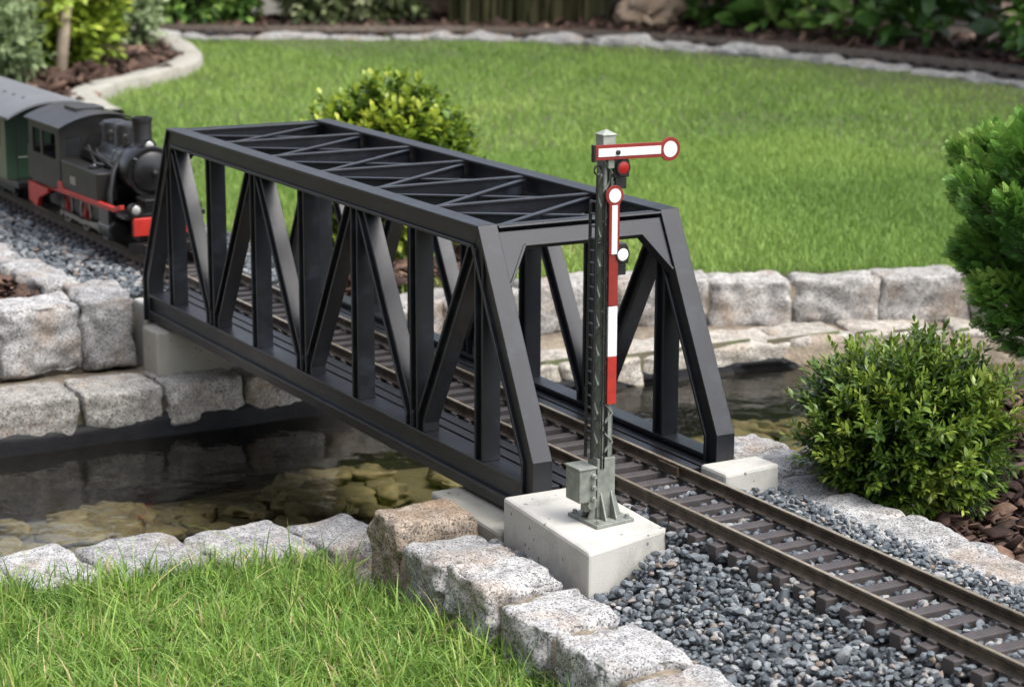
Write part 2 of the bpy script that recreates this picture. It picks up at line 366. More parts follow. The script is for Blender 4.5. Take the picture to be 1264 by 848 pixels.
def scatter_mesh(name, tmpls, P, Rm, S, rnd, smooth=False):
    """tmpls: list of (V,F) with the same face size; S (N,3) or (N,)"""
    P = np.asarray(P); n = len(P); S = np.asarray(S); S = S[:, None] if S.ndim == 1 else S
    which = rng.integers(0, len(tmpls), n); Vs = []; Fs = []; Rn = []; base = 0
    for t, (tv, tf) in enumerate(tmpls):
        k = np.where(which == t)[0]
        if not len(k): continue
        v = tv[None]*S[k][:, None, :] if S.shape[1] == 3 else tv[None]*S[k][:, :, None]
        v = np.einsum('nij,nkj->nki', Rm[k], v)+P[k][:, None, :]
        Vs.append(v.reshape(-1, 3)); Fs.append((tf[None]+(np.arange(len(k))*len(tv))[:, None, None]+base).reshape(-1, tf.shape[1]))
        Rn.append(np.repeat(np.asarray(rnd)[k], len(tv))); base += len(k)*len(tv)
    return mesh_np(name, np.concatenate(Vs), np.concatenate(Fs), rnd=np.concatenate(Rn), smooth=smooth)
def ico(sub=1):
    import bmesh
    bm = bmesh.new(); bmesh.ops.create_icosphere(bm, subdivisions=sub, radius=1.); bm.verts.ensure_lookup_table()
    V = np.array([v.co[:] for v in bm.verts]); F = np.array([[v.index for v in f.verts] for f in bm.faces]); bm.free(); return V, F
def pebbles(k, sub=2, amp=.26):
    V, F = ico(sub); out = []
    for i in range(k):
        o = Vector((i*7.3, i*3.1, 1.7)); d = np.array([1+amp*mnoise.noise(Vector(v)*1.1+o)+amp*.35*mnoise.noise(Vector(v)*2.6+o) for v in V])
        W = V*d[:, None]
        # a few flattened facets make crushed stone of it
        for _ in range(7):
            nn = rng.normal(size=3); nn /= np.linalg.norm(nn); h = rng.uniform(.5, .8); t = W@nn; W = W-np.outer(np.maximum(0, t-h)*.85, nn)
        out.append((W, F))
    return out
def chips(k):
    out = []
    for i in range(k):
        asp = rng.uniform(.25, .95); vs = []; a = []
        for z in (-1, 1):
            for j in range(7):
                t = 2*math.pi*j/7+rng.uniform(-.2, .2); r = rng.uniform(.55, 1.2)
                vs.append((math.cos(t)*r, math.sin(t)*r*asp, z*(.09+rng.uniform(-.04, .05))+.25*math.cos(t)**2*rng.uniform(-.3, 1)))
        vs += [(0, 0, -.2), (0, 0, .2)]
        fs = []
        for j in range(7):
            k2 = (j+1) % 7; fs += [(j, k2, 7+k2), (j, 7+k2, 7+j), (14, k2, j), (15, 7+j, 7+k2)]
        out.append((np.array(vs), np.array(fs)))
    return out
def leaf_tmpl(w=.4, fold=.08, curl=.12, tip=1.0):
    V = np.array([(0, 0, 0), (-w/2*.8, .3, fold), (0, .3, 0), (w/2*.8, .3, fold), (-w/2, .62, fold-curl*.3), (0, .62, -curl*.3), (w/2, .62, fold-curl*.3), (0, 1., -curl)], float)
    F = np.array([(0, 2, 1), (0, 3, 2), (1, 2, 5), (1, 5, 4), (2, 3, 6), (2, 6, 5), (4, 5, 7), (5, 6, 7)]); return V, F
def blades(name, P, h, w, lean, rnd, seg=4, mat=None, parent=None):
    """grass: each blade a bent tapering strip"""
    n = len(P); a = rng.uniform(0, 2*math.pi, n); dirv = np.stack([np.cos(a), np.sin(a), np.zeros(n)], 1)
    b = a+rng.uniform(-1, 1, n)+math.pi/2; sidev = np.stack([np.cos(b), np.sin(b), np.zeros(n)], 1)
    ts = np.linspace(0, 1, seg+1); V = np.zeros((n, (seg+1)*2, 3))
    for i, t in enumerate(ts):
        c = P+dirv*(h*lean*t**1.9)[:, None]; c[:, 2] += h*(t-.32*np.minimum(lean, 1.6)*t**2.2)
        hw = (w/2*(1-t**1.6*.93))[:, None]; V[:, 2*i] = c-sidev*hw; V[:, 2*i+1] = c+sidev*hw
    f = np.array([(2*i, 2*i+1, 2*i+3, 2*i+2) for i in range(seg)])
    F = (f[None]+(np.arange(n)*(seg+1)*2)[:, None, None]).reshape(-1, 4)
    me = mesh_np(name, V.reshape(-1, 3), F, rnd=np.repeat(rnd, (seg+1)*2), smooth=True); return link(name, me, mat, parent)
def vnoise(P, f, o=0.):
    return np.array([mnoise.noise(Vector((p[0]*f+o, p[1]*f+o*.7, (p[2] if len(p) > 2 else 0)*f))) for p in P])
def interp(tab, t):
    a = np.array(tab); return np.interp(t, a[:, 0], a[:, 1])
def poly_inside(poly, x, y):
    x = np.asarray(x); y = np.asarray(y); c = np.zeros(x.shape, bool); n = len(poly)
    for i in range(n):
        (x0, y0), (x1, y1) = poly[i], poly[(i+1) % n]
        k = ((y0 > y) != (y1 > y)) & (x < (x1-x0)*(y-y0)/((y1-y0) or 1e-9)+x0); c ^= k
    return c
def resample(pts, step):
    pts = [Vector((*p, 0)) for p in pts]; out = []; acc = 0.; tgt = 0.
    for a, b in zip(pts, pts[1:]):
        L = (b-a).length
        while tgt <= acc+L+1e-9:
            q = a.lerp(b, (tgt-acc)/L); d = (b-a).normalized(); out.append((q.x, q.y, math.atan2(d.y, d.x))); tgt += step
        acc += L
    return out
def smooth_line(pts, it=2):
    for _ in range(it):
        o = [pts[0]]
        for a, b in zip(pts, pts[1:]): o += [(a[0]*.75+b[0]*.25, a[1]*.75+b[1]*.25), (a[0]*.25+b[0]*.75, a[1]*.25+b[1]*.75)]
        pts = o+[pts[-1]]
    return pts

# ================================================================== THE SETTING
WATER_Z = -.108
SHELF = [(-1.2, -.612), (.1, -.61), (.25, -.585), (.35, -.568), (.45, -.573), (.524, -.56), (.6, -.553), (.671, -.53), (.73, -.50), (.80, -.45), (.95, -.30)]   # y -> x, pond side of the lower stones
WALLX = [(-1.2, -.70), (.095, -.70), (.22, -.715), (.35, -.72), (.433, -.712), (.515, -.677), (.567, -.65), (.656, -.611), (.735, -.575), (.83, -.52), (.93, -.42), (1.1, -.25)]
NEARX = [(-1.2, -.27), (-.36, -.235), (-.23, -.21), (-.16, -.195), (-.145, -.115), (.13, -.10), (.2, -.115), (.4, -.165), (.55, -.24), (.95, -.27)]
EDGE = smooth_line([(-3.75, .93), (-3.644, .993), (-3.42, 1.339), (-3.22, 1.734), (-2.821, 1.934), (-2.371, 2.024), (-1.895, 2.052), (-1.2, 2.02), (-.4, 1.95)])
KERB = smooth_line([(-2.2, .405), (-2.42, .435), (-2.60, .515), (-2.78, .700), (-3.0, .866), (-3.35, .965), (-3.60, .99), (-3.85, 1.02)])
BED_L = KERB+[(-4.6, 1.0), (-4.6, -.6), (-2.2, -.6)]
BED_Y = [(-.76, .14), (-.80, .36), (-.88, .45), (-1.0, .46), (-1.08, .38), (-1.06, .24), (-.95, .15)]
BALL_PTS = [(-.12, -.036), (-.10, -.031), (-.036, -.0112), (.036, -.0105), (.095, -.019), (.12, -.022)]
def ballast_z(y): return interp(BALL_PTS, y)
def edge_side(x, y):
    """>0 behind the far edging"""
    best = None; ex = np.array(EDGE); d2 = (x[:, None]-ex[:-1, 0])**2+(y[:, None]-ex[:-1, 1])**2; k = d2.argmin(1)
    dx = ex[k+1, 0]-ex[k, 0]; dy = ex[k+1, 1]-ex[k, 1]; return dx*(y-ex[k, 1])-dy*(x-ex[k, 0])
LAWN, MUL, GRV, PON = 0, 1, 2, 3
def lawn_z(x): return -.080+.021*np.clip((x+.10)/.18, 0, 1)
def ground_fn(x, y):
    x = np.asarray(x, float); y = np.asarray(y, float)
    z = lawn_z(x); m = np.full(x.shape, LAWN)
    sx = interp(SHELF, y); wx = interp(WALLX, y); nx = interp(NEARX, y)
    left = x <= wx-.047; near = x >= nx; inp = (y > -1.0) & (y < .93)
    shelf = (~left) & (x <= sx-.012); pond = (x > sx) & (~near) & inp
    # left bank
    L1 = left & (y >= .115); z[L1] = -.0435
    L2 = left & (y < .115) & (y > -.15) & (x > -4); z[L2] = -.022; m[L2] = GRV
    L3 = left & (y <= -.15) & (y > -.75) & (x > -1.7); z[L3] = -.022; m[L3] = MUL
    L4 = left & (y <= -.15) & ~L3; z[L4] = -.045
    by = poly_inside(BED_Y, x, y); z[by & L1] = -.05; m[by & L1] = MUL
    bl = poly_inside(BED_L, x, y); z[bl & left] = -.045; m[bl & left] = MUL
    es = (edge_side(x, y) < 0) if False else (edge_side(x, y) > 0)
    far = left & (x < -.9) & (y > .9)
    # shelf and pond
    z[shelf] = np.where(y[shelf] < .12, -.085, -.10); m[shelf] = PON
    z[pond] = -.165; m[pond] = PON
    # near bank
    N2 = near & (y > -.14) & (y <= .10); z[N2] = np.where(x[N2] > -.012, ballast_z(y[N2])-.007, -.13); m[N2] = GRV
    N3 = near & (y > .10); z[N3] = -.043; m[N3] = MUL
    N3b = N3 & ((x > 1.2) | (y > 1.0)); z[N3b] = -.045; m[N3b] = LAWN
    out = ~inp & ~left; z[out] = -.06; m[out] = LAWN
    return z, m
def behind_edge(x, y):
    """which points lie beyond the far edging line"""
    big = EDGE+[(-.4, 6), (-6, 6), (-6, .93)]
    return poly_inside(big, x, y)
def axis_pts(lo, hi, d, far):
    a = np.arange(lo, hi+d/2, d); o = hi+np.cumsum(np.geomspace(d, far*.3, 22)); i = lo-np.cumsum(np.geomspace(d, far*.3, 22)); return np.concatenate([i[::-1], a, o])
gx = axis_pts(-1.25, .7, .0125, 90); gy = axis_pts(-.6, 1.0, .0125, 90)
X, Y = np.meshgrid(gx, gy, indexing='ij'); zz, mm = ground_fn(X.ravel(), Y.ravel())
be = behind_edge(X.ravel(), Y.ravel()); mm[be] = MUL; zz[be] = -.035
nx_, ny_ = X.shape
idx = np.arange(nx_*ny_).reshape(nx_, ny_)
GF = np.stack([idx[:-1, :-1], idx[1:, :-1], idx[1:, 1:], idx[:-1, 1:]], -1).reshape(-1, 4)
me = mesh_np('ground', np.stack([X.ravel(), Y.ravel(), zz], 1), GF, smooth=False)
for m_ in (SOIL, MULCHSOIL, GRAVSOIL, PONDBED): me.materials.append(m_)
cxm = (X[:-1, :-1]+X[1:, 1:]).ravel()/2; cym = (Y[:-1, :-1]+Y[1:, 1:]).ravel()/2
_, fm = ground_fn(cxm, cym); fm[behind_edge(cxm, cym)] = MUL
me.polygons.foreach_set('material_index', fm.astype(np.int32))
tag(link('ground', me, None), kind='structure')

# water sheet
ys_ = np.linspace(-1.0, .93, 60); V = []; F = []
for yv in ys_:
    a, b = interp(SHELF, yv)-.03, interp(NEARX, yv)+.03
    V += [(a, yv, WATER_Z), (b, yv, WATER_Z)]
for i in range(len(ys_)-1): F.append((2*i, 2*i+1, 2*i+3, 2*i+2))
tag(link('water', mesh_np('water', V, F), WATER), kind='structure')

# pond stones under water
pb = 0
for i in range(295):
    yv = rng.uniform(-.48, .75); xv = rng.uniform(interp(SHELF, yv)+.03, interp(NEARX, yv)-.02)
    if abs(yv) < .0: continue
    l_ = rng.uniform(.028, .058)
    o = block(xv, yv, -.168+rng.uniform(0, .006), l_, l_*rng.uniform(.55, .8), rng.uniform(.009, .016), rng.uniform(0, 3.1),
              'flat olive stone lying under the pond water', 'stones on the pond floor', N=8, rough=2.2, expo=5.5, name='pond_stone', cat='stone', mat=POND_STONE)
    pb += 1

# pond liner: black rubber lip along the far and left shore
def ribbon(pts, prof):
    """sweep a (offset, z) profile along an xy polyline; returns V,F"""
    V = []; F = []; n = len(prof)
    for i, p in enumerate(pts):
        a = pts[max(0, i-1)]; b = pts[min(len(pts)-1, i+1)]; d = Vector((b[0]-a[0], b[1]-a[1])).normalized(); nn = Vector((d.y, -d.x))
        for o_, z_ in prof: V.append((p[0]+nn.x*o_, p[1]+nn.y*o_, z_))
    for i in range(len(pts)-1):
        for k in range(n-1): F.append((i*n+k, (i+1)*n+k, (i+1)*n+k+1, i*n+k+1))
    return V, F
sl = [(float(interp(SHELF, t)), float(t)) for t in np.linspace(-.9, .93, 150)]
V, F = ribbon(sl, [(-.03, -.089), (-.006, -.0885), (.003, -.0905), (.007, -.096), (.006, -.104), (.010, -.112), (.012, -.14), (.02, -.175)])
V = np.array(V); V[:, :2] += np.stack([vnoise(V, 18, 3.)*.004, vnoise(V, 15, 9.)*.002], 1); V[:, 2] += vnoise(V, 14, 5.)*.003
V[:, 2] -= np.clip((V[:, 1]-.1)/.12, 0, 1)*.009*(V[:, 2] > -.1)
tag(link('pond_liner', mesh_np('pond_liner', V, F, smooth=True), LINER), 'black rubber pond liner folded up along the waterline below the stones', 'pond liner')

# mortar under the stone courses
def mortar(name, pts, w0, w1, z, zb):
    V, F = ribbon(pts, [(w0, zb), (w0, z), ((w0+w1)/2, z+.001), (w1, z), (w1, zb)])
    V = np.array(V); V[:, 2] += vnoise(V, 40, 2.)*.002; V[:, 0] += vnoise(V, 55, 7.)*.0015
    return tag(link(name, mesh_np(name, V, F, smooth=True), MORTAR), kind='structure')
wl_ = [(float(interp(WALLX, t)), float(t)) for t in np.linspace(-.6, 1.0, 120)]
mortar('mortar_bed', [p for p in wl_ if p[1] < .10], -.03, .075, -.071, -.13)
mortar('mortar_bed', [p for p in wl_ if p[1] > .09], -.03, .10, -.089, -.14)
mortar('mortar_bed', [p for p in wl_ if p[1] < -.10], -.040, -.014, -.018, -.09)
mortar('mortar_bed', [p for p in wl_ if p[1] > .09], -.045, -.006, -.048, -.10)
mortar('mortar_bed', [(-1.6, -.125), (-.72, -.105)], -.018, .018, -.016, -.06)

# ------------------------------------------------------------------ stone courses
GW = 'granite blocks of the raised left wall'
def ordn(i): return ['first', 'second', 'third', 'fourth', 'fifth', 'sixth', 'seventh', 'eighth', 'ninth', 'tenth', 'eleventh', 'twelfth', 'thirteenth', 'fourteenth', 'fifteenth', 'sixteenth', 'seventeenth', 'eighteenth', 'nineteenth', 'twentieth', 'twenty-first', 'twenty-second', 'twenty-third', 'twenty-fourth', 'twenty-fifth', 'twenty-sixth', 'twenty-seventh', 'twenty-eighth', 'twenty-ninth', 'thirtieth'][i]
# left: upper blocks
block(-.7275, -.1725, -.068, .05, .078, .063, .04, 'tall grey granite block left of the corner block, holding back the bark bed', GW, 20, 1.1)
block(-.7275, -.262, -.068, .05, .083, .062, -.02, 'granite block cut by the picture edge beside the bark bed', GW, 14, 1.1)
block(-.7275, -.355, -.068, .05, .085, .062, .02, 'granite block next along outside the picture edge', GW, 6, 1.1)
block(-.748, -.1015, -.068, .096, .050, .064, -.12, 'tall corner block of granite beside the concrete abutment under the bridge', GW, 20, 1.1)
xx = -.80
for i in range(8):
    l_ = [.085, .075, .095, .08, .1, .09, .1, .1][i]
    block(xx-l_/2, -.121-.004*i+rng.uniform(-.002, .002), -.045, l_-.004, .046, .040+rng.uniform(-.002, .003), rng.uniform(-.05, .05)+.03,
          f'pale granite kerb stone beside the rear ballast, {ordn(i)} behind the corner block', 'granite kerb stones along the rear track', 10, 1.2)
    xx -= l_
# left: lower course
for i, (a, b) in enumerate([(-.345, -.262), (-.259, -.169), (-.164, -.093), (-.090, -.020), (-.017, .058), (.061, .125)]):
    lab = ['low granite stone outside the left picture edge', 'mossy low granite stone under the block cut by the picture edge', 'low granite stone below the tall corner block', 'low granite stone below the pale abutment block',
           'stained low granite stone in shade under the bridge', 'low granite stone behind the bridge deck'][i]
    block(-.640, (a+b)/2, -.101, .070, b-a, .037, rng.uniform(-.03, .03), lab, 'low granite stones along the left pond edge', 26, .6, tint=(.95, .92, .86))
# right far wall, upper course, following the curve
arc = [p for p in wl_ if p[1] > .115]
pts = resample(arc, .005); pos = 3; lens = [.10, .095, .10, .098, .088, .092, .098, .10, .09]
for i, l_ in enumerate(lens):
    n_ = int(l_/.005); 
    if pos+n_ >= len(pts): break
    c = pts[pos+n_//2]; x, y, a = c
    block(x-.026*math.sin(a)*1.0, y+.026*math.cos(a), -.092, l_-.004, .052, .052+rng.uniform(-.002, .003), a,
          f'grey granite block of the wall below the lawn, {ordn(i)} from the abutment', 'granite blocks of the wall below the lawn', 14, 1.1, tint=(.95, .92, .88))
    pos += n_
# right far wall, lower course
arc = [p for p in sl if p[1] > .13 and p[1] < .9]
pts = resample(arc, .005); pos = 2; lens = [.08, .07, .085, .075, .09, .08, .095, .08, .08, .08]
for i, l_ in enumerate(lens):
    n_ = int(l_/.005)
    if pos+n_ >= len(pts): break
    x, y, a = pts[pos+n_//2]
    block(x-.035*math.sin(a), y+.035*math.cos(a), -.113, l_-.003, .075, .030, a, f'flat sandy granite stone on the ledge above the liner, {ordn(i)} from the abutment',
          'flat stones on the ledge below the wall', 14, .75, tint=(1., .93, .82))
    pos += n_
# front pond edge
fp = [(-.222, -.392, .078), (-.210, -.325, .056), (-.203, -.261, .074), (-.191, -.188, .074), (-.182, -.124, .056)]
for i, (x, y, l_) in enumerate(fp):
    lab = ['pale granite edging stone outside the left picture corner', 'low pale granite stone at the left picture edge beside the grass', 'pale granite stone second from the left picture edge beside the grass',
           'pale granite stone between two edging stones at the front of the pond', 'small pale granite stone meeting the brown corner block'][i]
    block(x, y, -.119, .072, l_-.004, .049, .12, lab, 'pale granite stones edging the front of the pond', 26, .5, expo=12)
mortar('mortar_bed', [(-.232, -.42), (-.20, -.26), (-.17, -.10)], -.026, .026, -.083, -.14)
# wall along the track (front)
jn = [-.068, -.018, .044, .106, .166, .236, .304, .372, .44, .51]
for i in range(9):
    a, b = jn[i], jn[i+1]
    lab = ['rust brown granite block at the pond corner of the front wall', 'pale granite wall block next to the brown corner block', 'pale granite wall block below the concrete signal base', 'white speckled granite wall block beside the gravel at the end of the signal base',
           'granite wall block second from the bottom picture edge', 'granite wall block cut by the bottom picture edge', 'granite wall block out of the bottom of the picture', 'granite wall block further out of the bottom of the picture', 'last granite wall block towards the viewer'][i]
    block((a+b)/2, -.1365+(.006 if i == 0 else rng.uniform(-.002, .002)), -.079, b-a-.0085, .053 if i else .056, .056+(.005 if i == 0 else rng.uniform(-.0045, .002)), rng.uniform(-.09, .09)-.03, lab,
          'granite blocks of the wall beside the signal', 32 if i < 6 else 8, 1.0, expo=20, tint=(.95, .80, .64) if i == 0 else None)
mortar('mortar_bed', [(-.06, -.137), (.5, -.140)], -.018, .018, -.0315, -.09)
# right edging along the track
jr = [(-.085, .146, .05), (-.035, .138, .052), (.018, .122, .058), (.076, .114, .062), (.138, .112, .062), (.202, .111, .066), (.268, .108, .066), (.335, .108, .066), (.40, .108, .066)]
for i, (x, y, l_) in enumerate(jr):
    lab = ['rough edging stone at the water behind the concrete corner block', 'edging stone between the pond and the concrete corner block', 'pale edging stone at the foot of the boxwood, nearest the concrete block', 'pale edging stone below the middle of the boxwood',
           'pale edging stone at the front of the boxwood beside bark chips', 'edging stone between gravel and bark chips at the right', 'edging stone cut by the right picture edge', 'edging stone out of the right of the picture', 'last edging stone out of the right of the picture'][i]
    block(x, y, -.056, l_-.002, .048, .034+rng.uniform(0, .004), -.06+rng.uniform(-.06, .06), lab, 'granite edging stones between gravel and bark bed', 24 if i < 7 else 8, 1.1, expo=14)
mortar('mortar_bed', [(-.09, .142), (.02, .122), (.10, .112), (.42, .108)], -.017, .017, -.029, -.07)
# shore stones behind the boxwood
for i, (x, y) in enumerate([(-.125, .205), (-.145, .28), (-.165, .36), (-.185, .445), (-.215, .52)]):
    block(x, y, -.115, .06, .068, .062, .2, f'white granite shore stone behind the boxwood, {ordn(i)} from the bridge', 'white shore stones behind the boxwood', 12, 1.2, expo=5)

# ------------------------------------------------------------------ concrete pieces
def conc(pts, z0, z1, label, cat='concrete block', mat=CONC, name='concrete_block', bevel=.0022):
    g = G(); g.prism([(x, y, z0) for x, y in pts], (0, 0, z1-z0)); return g.at(name, mat, label, cat, bevel=bevel)
conc([(-.0015, -.0965), (.119, -.1075), (.1005, -.0425), (-.0015, -.0365)], -.075, -.003, 'pale concrete block the semaphore signal is bolted to')
conc([(-.1045, -.094), (-.1045, .094), (-.0035, .094), (-.0035, -.0985)], -.075, -.0266, 'flat concrete slab under the front end of the bridge', 'concrete slab', CONC_DK, 'concrete_slab')
conc([(-.0015, .050), (-.0015, .0945), (.0225, .0965), (.0275, .0505)], -.06, -.002, 'small pale concrete block at the far front corner of the bridge')
conc([(-.682, -.0855), (-.645, -.0855), (-.645, .0855), (-.682, .0855)], -.078, -.0266, 'weathered concrete abutment under the rear end of the bridge', 'abutment', CONC_DK, 'concrete_abutment')
conc([(-.735, -.0745), (-.705, -.0745), (-.705, .0745), (-.735, .0745)], -.08, -.0125, 'pale concrete end wall behind the rear bridge posts', 'concrete wall', CONC, 'concrete_wall')

# ================================================================== THE BRIDGE
W2, H, LB, S_, HB, ZB, D_, CW = .0762, .1541, .7024, .0719, .0157, -.0262, .0155, .0143
br = thing('truss_bridge', 'black steel truss bridge carrying the track over the pond', 'bridge', (-LB/2, 0, ZB))
BND = [(0, ZB), (0, HB), (-S_, H), (-LB+S_, H), (-LB, HB), (-LB, ZB)]
def offset_line(pl, d):
    """offset an open polyline to its inner side by d with mitred corners"""
    out = []
    for i, p in enumerate(pl):
        ns = []
        for a, b in ((i-1, i), (i, i+1)):
            if a < 0 or b >= len(pl): continue
            t = Vector((pl[b][0]-pl[a][0], pl[b][1]-pl[a][1])).normalized(); ns.append(Vector((-t.y, t.x)))
        m_ = sum(ns, Vector((0, 0))).normalized(); k = d/max(.2, m_.dot(ns[0])); out.append((p[0]+m_.x*k, p[1]+m_.y*k))
    return out
FL = .0023
offs = {d: offset_line(BND, d) for d in (0, FL, D_-FL, D_)}
def strip(i0, i1, d0, d1): return offs[d0][i0:i1+1]+offs[d1][i0:i1+1][::-1]
def member(g, pl, w, y0, y1, sgn, rec=.0032, fl=.0021):
    """H-shaped member along a polyline in the truss plane; outer recess on both y faces"""
    L_ = {d: offset_line(pl, d) for d in (-w/2, -w/2+fl, w/2-fl, w/2)}
    for d0, d1, e in ((-w/2, -w/2+fl, 0), (w/2-fl, w/2, 0), (-w/2+fl, w/2-fl, rec)):
        g.xz(L_[d0]+L_[d1][::-1], y0+e, y1-e)
nodes = [-LB+S_+i*(LB-2*S_)/6 for i in range(7)]
for sg in (-1, 1):
    ya, yb = (sg*W2, sg*(W2-CW)) if sg < 0 else (W2-CW, W2)
    def build_band(name, i0, i1):
        g = G(); g.xz(strip(i0, i1, 0, FL), ya, yb); g.xz(strip(i0, i1, D_-FL, D_), ya, yb)
        g.xz(strip(i0, i1, FL, D_-FL), ya+.0022, yb-.0022)
        return g.build(name, BRIDGE, br, .0005)
    o = build_band('end_post', 0, 2); build_band('top_chord', 2, 3); build_band('end_post', 3, 5)
    g = G(); x0, x1 = -LB+D_, -D_
    g.box(x0, x1, ya, yb, -.0024, 0); g.box(x0, x1, ya-.0008*(sg < 0), yb+.0008*(sg > 0), -.0172, -.0145)
    g.box(x0, x1, ya+.0026, yb-.0018, -.0145, -.0024)
    g.box(x0, x1, ya+.001, yb-.001, -.0235, -.0172)
    g.build('bottom_chord', BRIDGE, br, .0004)
    for i, x in enumerate(nodes):
        g = G(); member(g, [(x, 0), (x, H-D_)], .0118, ya+.0006, yb-.0006, sg); g.build('vertical_brace', BRIDGE, br, .0004)
    for i in range(6):
        a, b = nodes[i], nodes[i+1]; g = G()
        pl = [(a+.0095, H-D_), (b-.0085, .008), (b-.0085, 0)] if i % 2 == 0 else [(a+.0085, 0), (a+.0085, .008), (b-.0095, H-D_)]
        member(g, pl, .0118, ya+.0012, yb-.0012, sg); g.build('diagonal_brace', BRIDGE, br, .0004)
# top bracing between the chords
yi = W2-CW
tops = [-S_-.007]+[n for n in nodes[::-1][1:-1]]+[-LB+S_+.007]
for x in tops:
    g = G(); g.box(x-.0026, x+.0026, -yi, yi, H-.0032, H-.0016); g.box(x-.0008, x+.0008, -yi, yi, H-.0125, H-.0032); g.build('top_strut', BRIDGE, br, .0003)
for i in range(6):
    for k, (s0, s1) in enumerate(((-1, 1), (1, -1))):
        a = Vector((tops[i]-.003, s0*(yi-.001), 0)); b = Vector((tops[i+1]+.003, s1*(yi-.001), 0)); g = G(); zt = H-.0036-.0017*k
        g.obox(a+Vector((0, 0, zt-.0008)), b+Vector((0, 0, zt-.0008)), .0046, .0014); g.obox(a+Vector((0, 0, zt-.006)), b+Vector((0, 0, zt-.006)), .0013, .009)
        g.build('diagonal_strut', BRIDGE, br, .0002)
# portal frames in the plane of the end posts
for end in (0, 1):
    sx = 1 if end == 0 else -1; x00 = 0 if end == 0 else -LB
    dirv = Vector((-S_*sx, 0, H-HB)).normalized(); nrm = Vector(((H-HB)*sx, 0, S_)).normalized()
    top = Vector((x00-S_*sx, 0, H))
    def pp(u, v, w): return top+Vector((0, u, 0))-dirv*v+nrm*w
    g = G()
    out = [(-yi, .0045), (yi, .0045), (yi, .0405), (.0445, .0145), (-.0445, .0145), (-yi, .0405)]
    # plate as two haunches and a beam
    g.prism([pp(u, v, -.0052) for u, v in out], nrm*.003)
    g.build('portal_plate', BRIDGE, br, .0004)
    g = G()
    for (u0, v0), (u1, v1) in (((-.0445, .0150), (.0445, .0150)), ((.0445, .0150), (yi-.0003, .0412)), ((-.0445, .0150), (-yi+.0003, .0412))):
        g.obox(pp(u0, v0, -.0048), pp(u1, v1, -.0048), .0016, .0075, up=nrm)
    g.build('portal_edge', BRIDGE, br, .0003)
    g = G(); g.obox(pp(-yi+.0003, .0022, -.0035), pp(yi-.0003, .0022, -.0035), .0016, .0085, up=nrm); g.build('portal_flange', BRIDGE, br, .0003)
# deck: boards both sides of the track, floor beams below
for sg in (-1, 1):
    g = G(); bw = .0086
    for k in range(3):
        y0 = .0330+k*(bw+.0022); g.box(-LB+.004, -.0035, min(sg*y0, sg*(y0+bw)), max(sg*y0, sg*(y0+bw)), -.0105, -.0020 if sg < 0 else -.0050)
    g.build('deck_boards', DECK, br, .0004)
g = G(); g.box(-LB+.006, -.006, -.0615, .0615, -.0185, -.0145); g.build('floor_plate', BRIDGE_DK, br)
for x in nodes+[-.03, -LB+.03]:
    g = G(); g.box(x-.003, x+.003, -W2+.004, W2-.004, -.0245, -.0187); g.build('floor_beam', BRIDGE_DK, br)

# ================================================================== TRACK
RG = .0242
def rail_mesh(g, x0, x1, y, z0=-.0038):
    prof = [(-.0034, 0), (.0034, 0), (.0034, .0010), (.0009, .0022), (.0009, .0058), (.0017, .0066), (.0017, .0084), (.0012, .0087), (-.0012, .0087), (-.0017, .0084), (-.0017, .0066), (-.0009, .0058), (-.0009, .0022), (-.0034, .0010)]
    poly = [(x0, y+a*.94, z0+.0006+b*.93) for a, b in prof]; n = len(poly); b0 = len(g.v); g.prism(poly, (x1-x0, 0, 0))
    return g
def sleeper(parent, x, kid=None):
    if kid is not None:
        o = kid.copy(); col.objects.link(o); o.location = Vector((x, 0, -.0040))-ORG[parent]; o.parent = parent; return o
    g = G(); o0 = ORG[parent]; hw = .0044; hl = .0355
    pl = [(-hw*1.06, -.0085), (hw*1.06, -.0085), (hw, 0), (-hw, 0)]
    g.prism([(a, -hl, b) for a, b in pl], (0, 2*hl, 0))
    for y in (-RG, RG):
        for s_ in (-1, 1): g.box(-.0032, .0032, y+s_*.0043-.0011, y+s_*.0043+.0011, -.0005, .0019)
    g.v = [v+o0 for v in g.v]
    o = g.build('sleeper', SLEEPER, parent, .0006); o.location = Vector((x, 0, -.0040))-o0; return o
def track(x0, x1, label, first, pitch=.0207, kid=None):
    t = thing('railway_track', label, 'railway track', ((x0+x1)/2, 0, -.0125), 'track lengths of the garden railway')
    for y in (-RG, RG):
        g = G(); rail_mesh(g, x0, x1, y); o = g.build('rail', [RAIL, RAIL_TOP], t, .0003)
        for p in o.data.polygons:
            if p.normal.z > .9 and p.center.z+ORG[t].z > .004: p.material_index = 1
        joiner = G(); xx = x1-.012
    x = first
    while x < x1-.004:
        o = sleeper(t, x, kid)
        if kid is None: kid = o
        x += pitch
    return t, kid
_, kid = track(.004, .60, 'brown railed track laid in grey gravel in front of the bridge', .0125)
track(-.698, .0035, 'track length with dark sleepers inside the truss bridge', -.6915, kid=kid)
track(-1.78, -.6985, 'track length on ballast under the train behind the bridge', -1.772, kid=kid)
for y in (-RG, RG):
    g = G()
    for s_ in (-1, 1): g.box(-.0075, .0155, y+s_*.0021-.0009, y+s_*.0021+.0009, -.0022, .0034)
    g.at('rail_joiner', RAIL, 'metal rail joiner clasping the %s rail at the front of the bridge' % ('near' if y < 0 else 'far'), 'rail joiner', bevel=.0002)

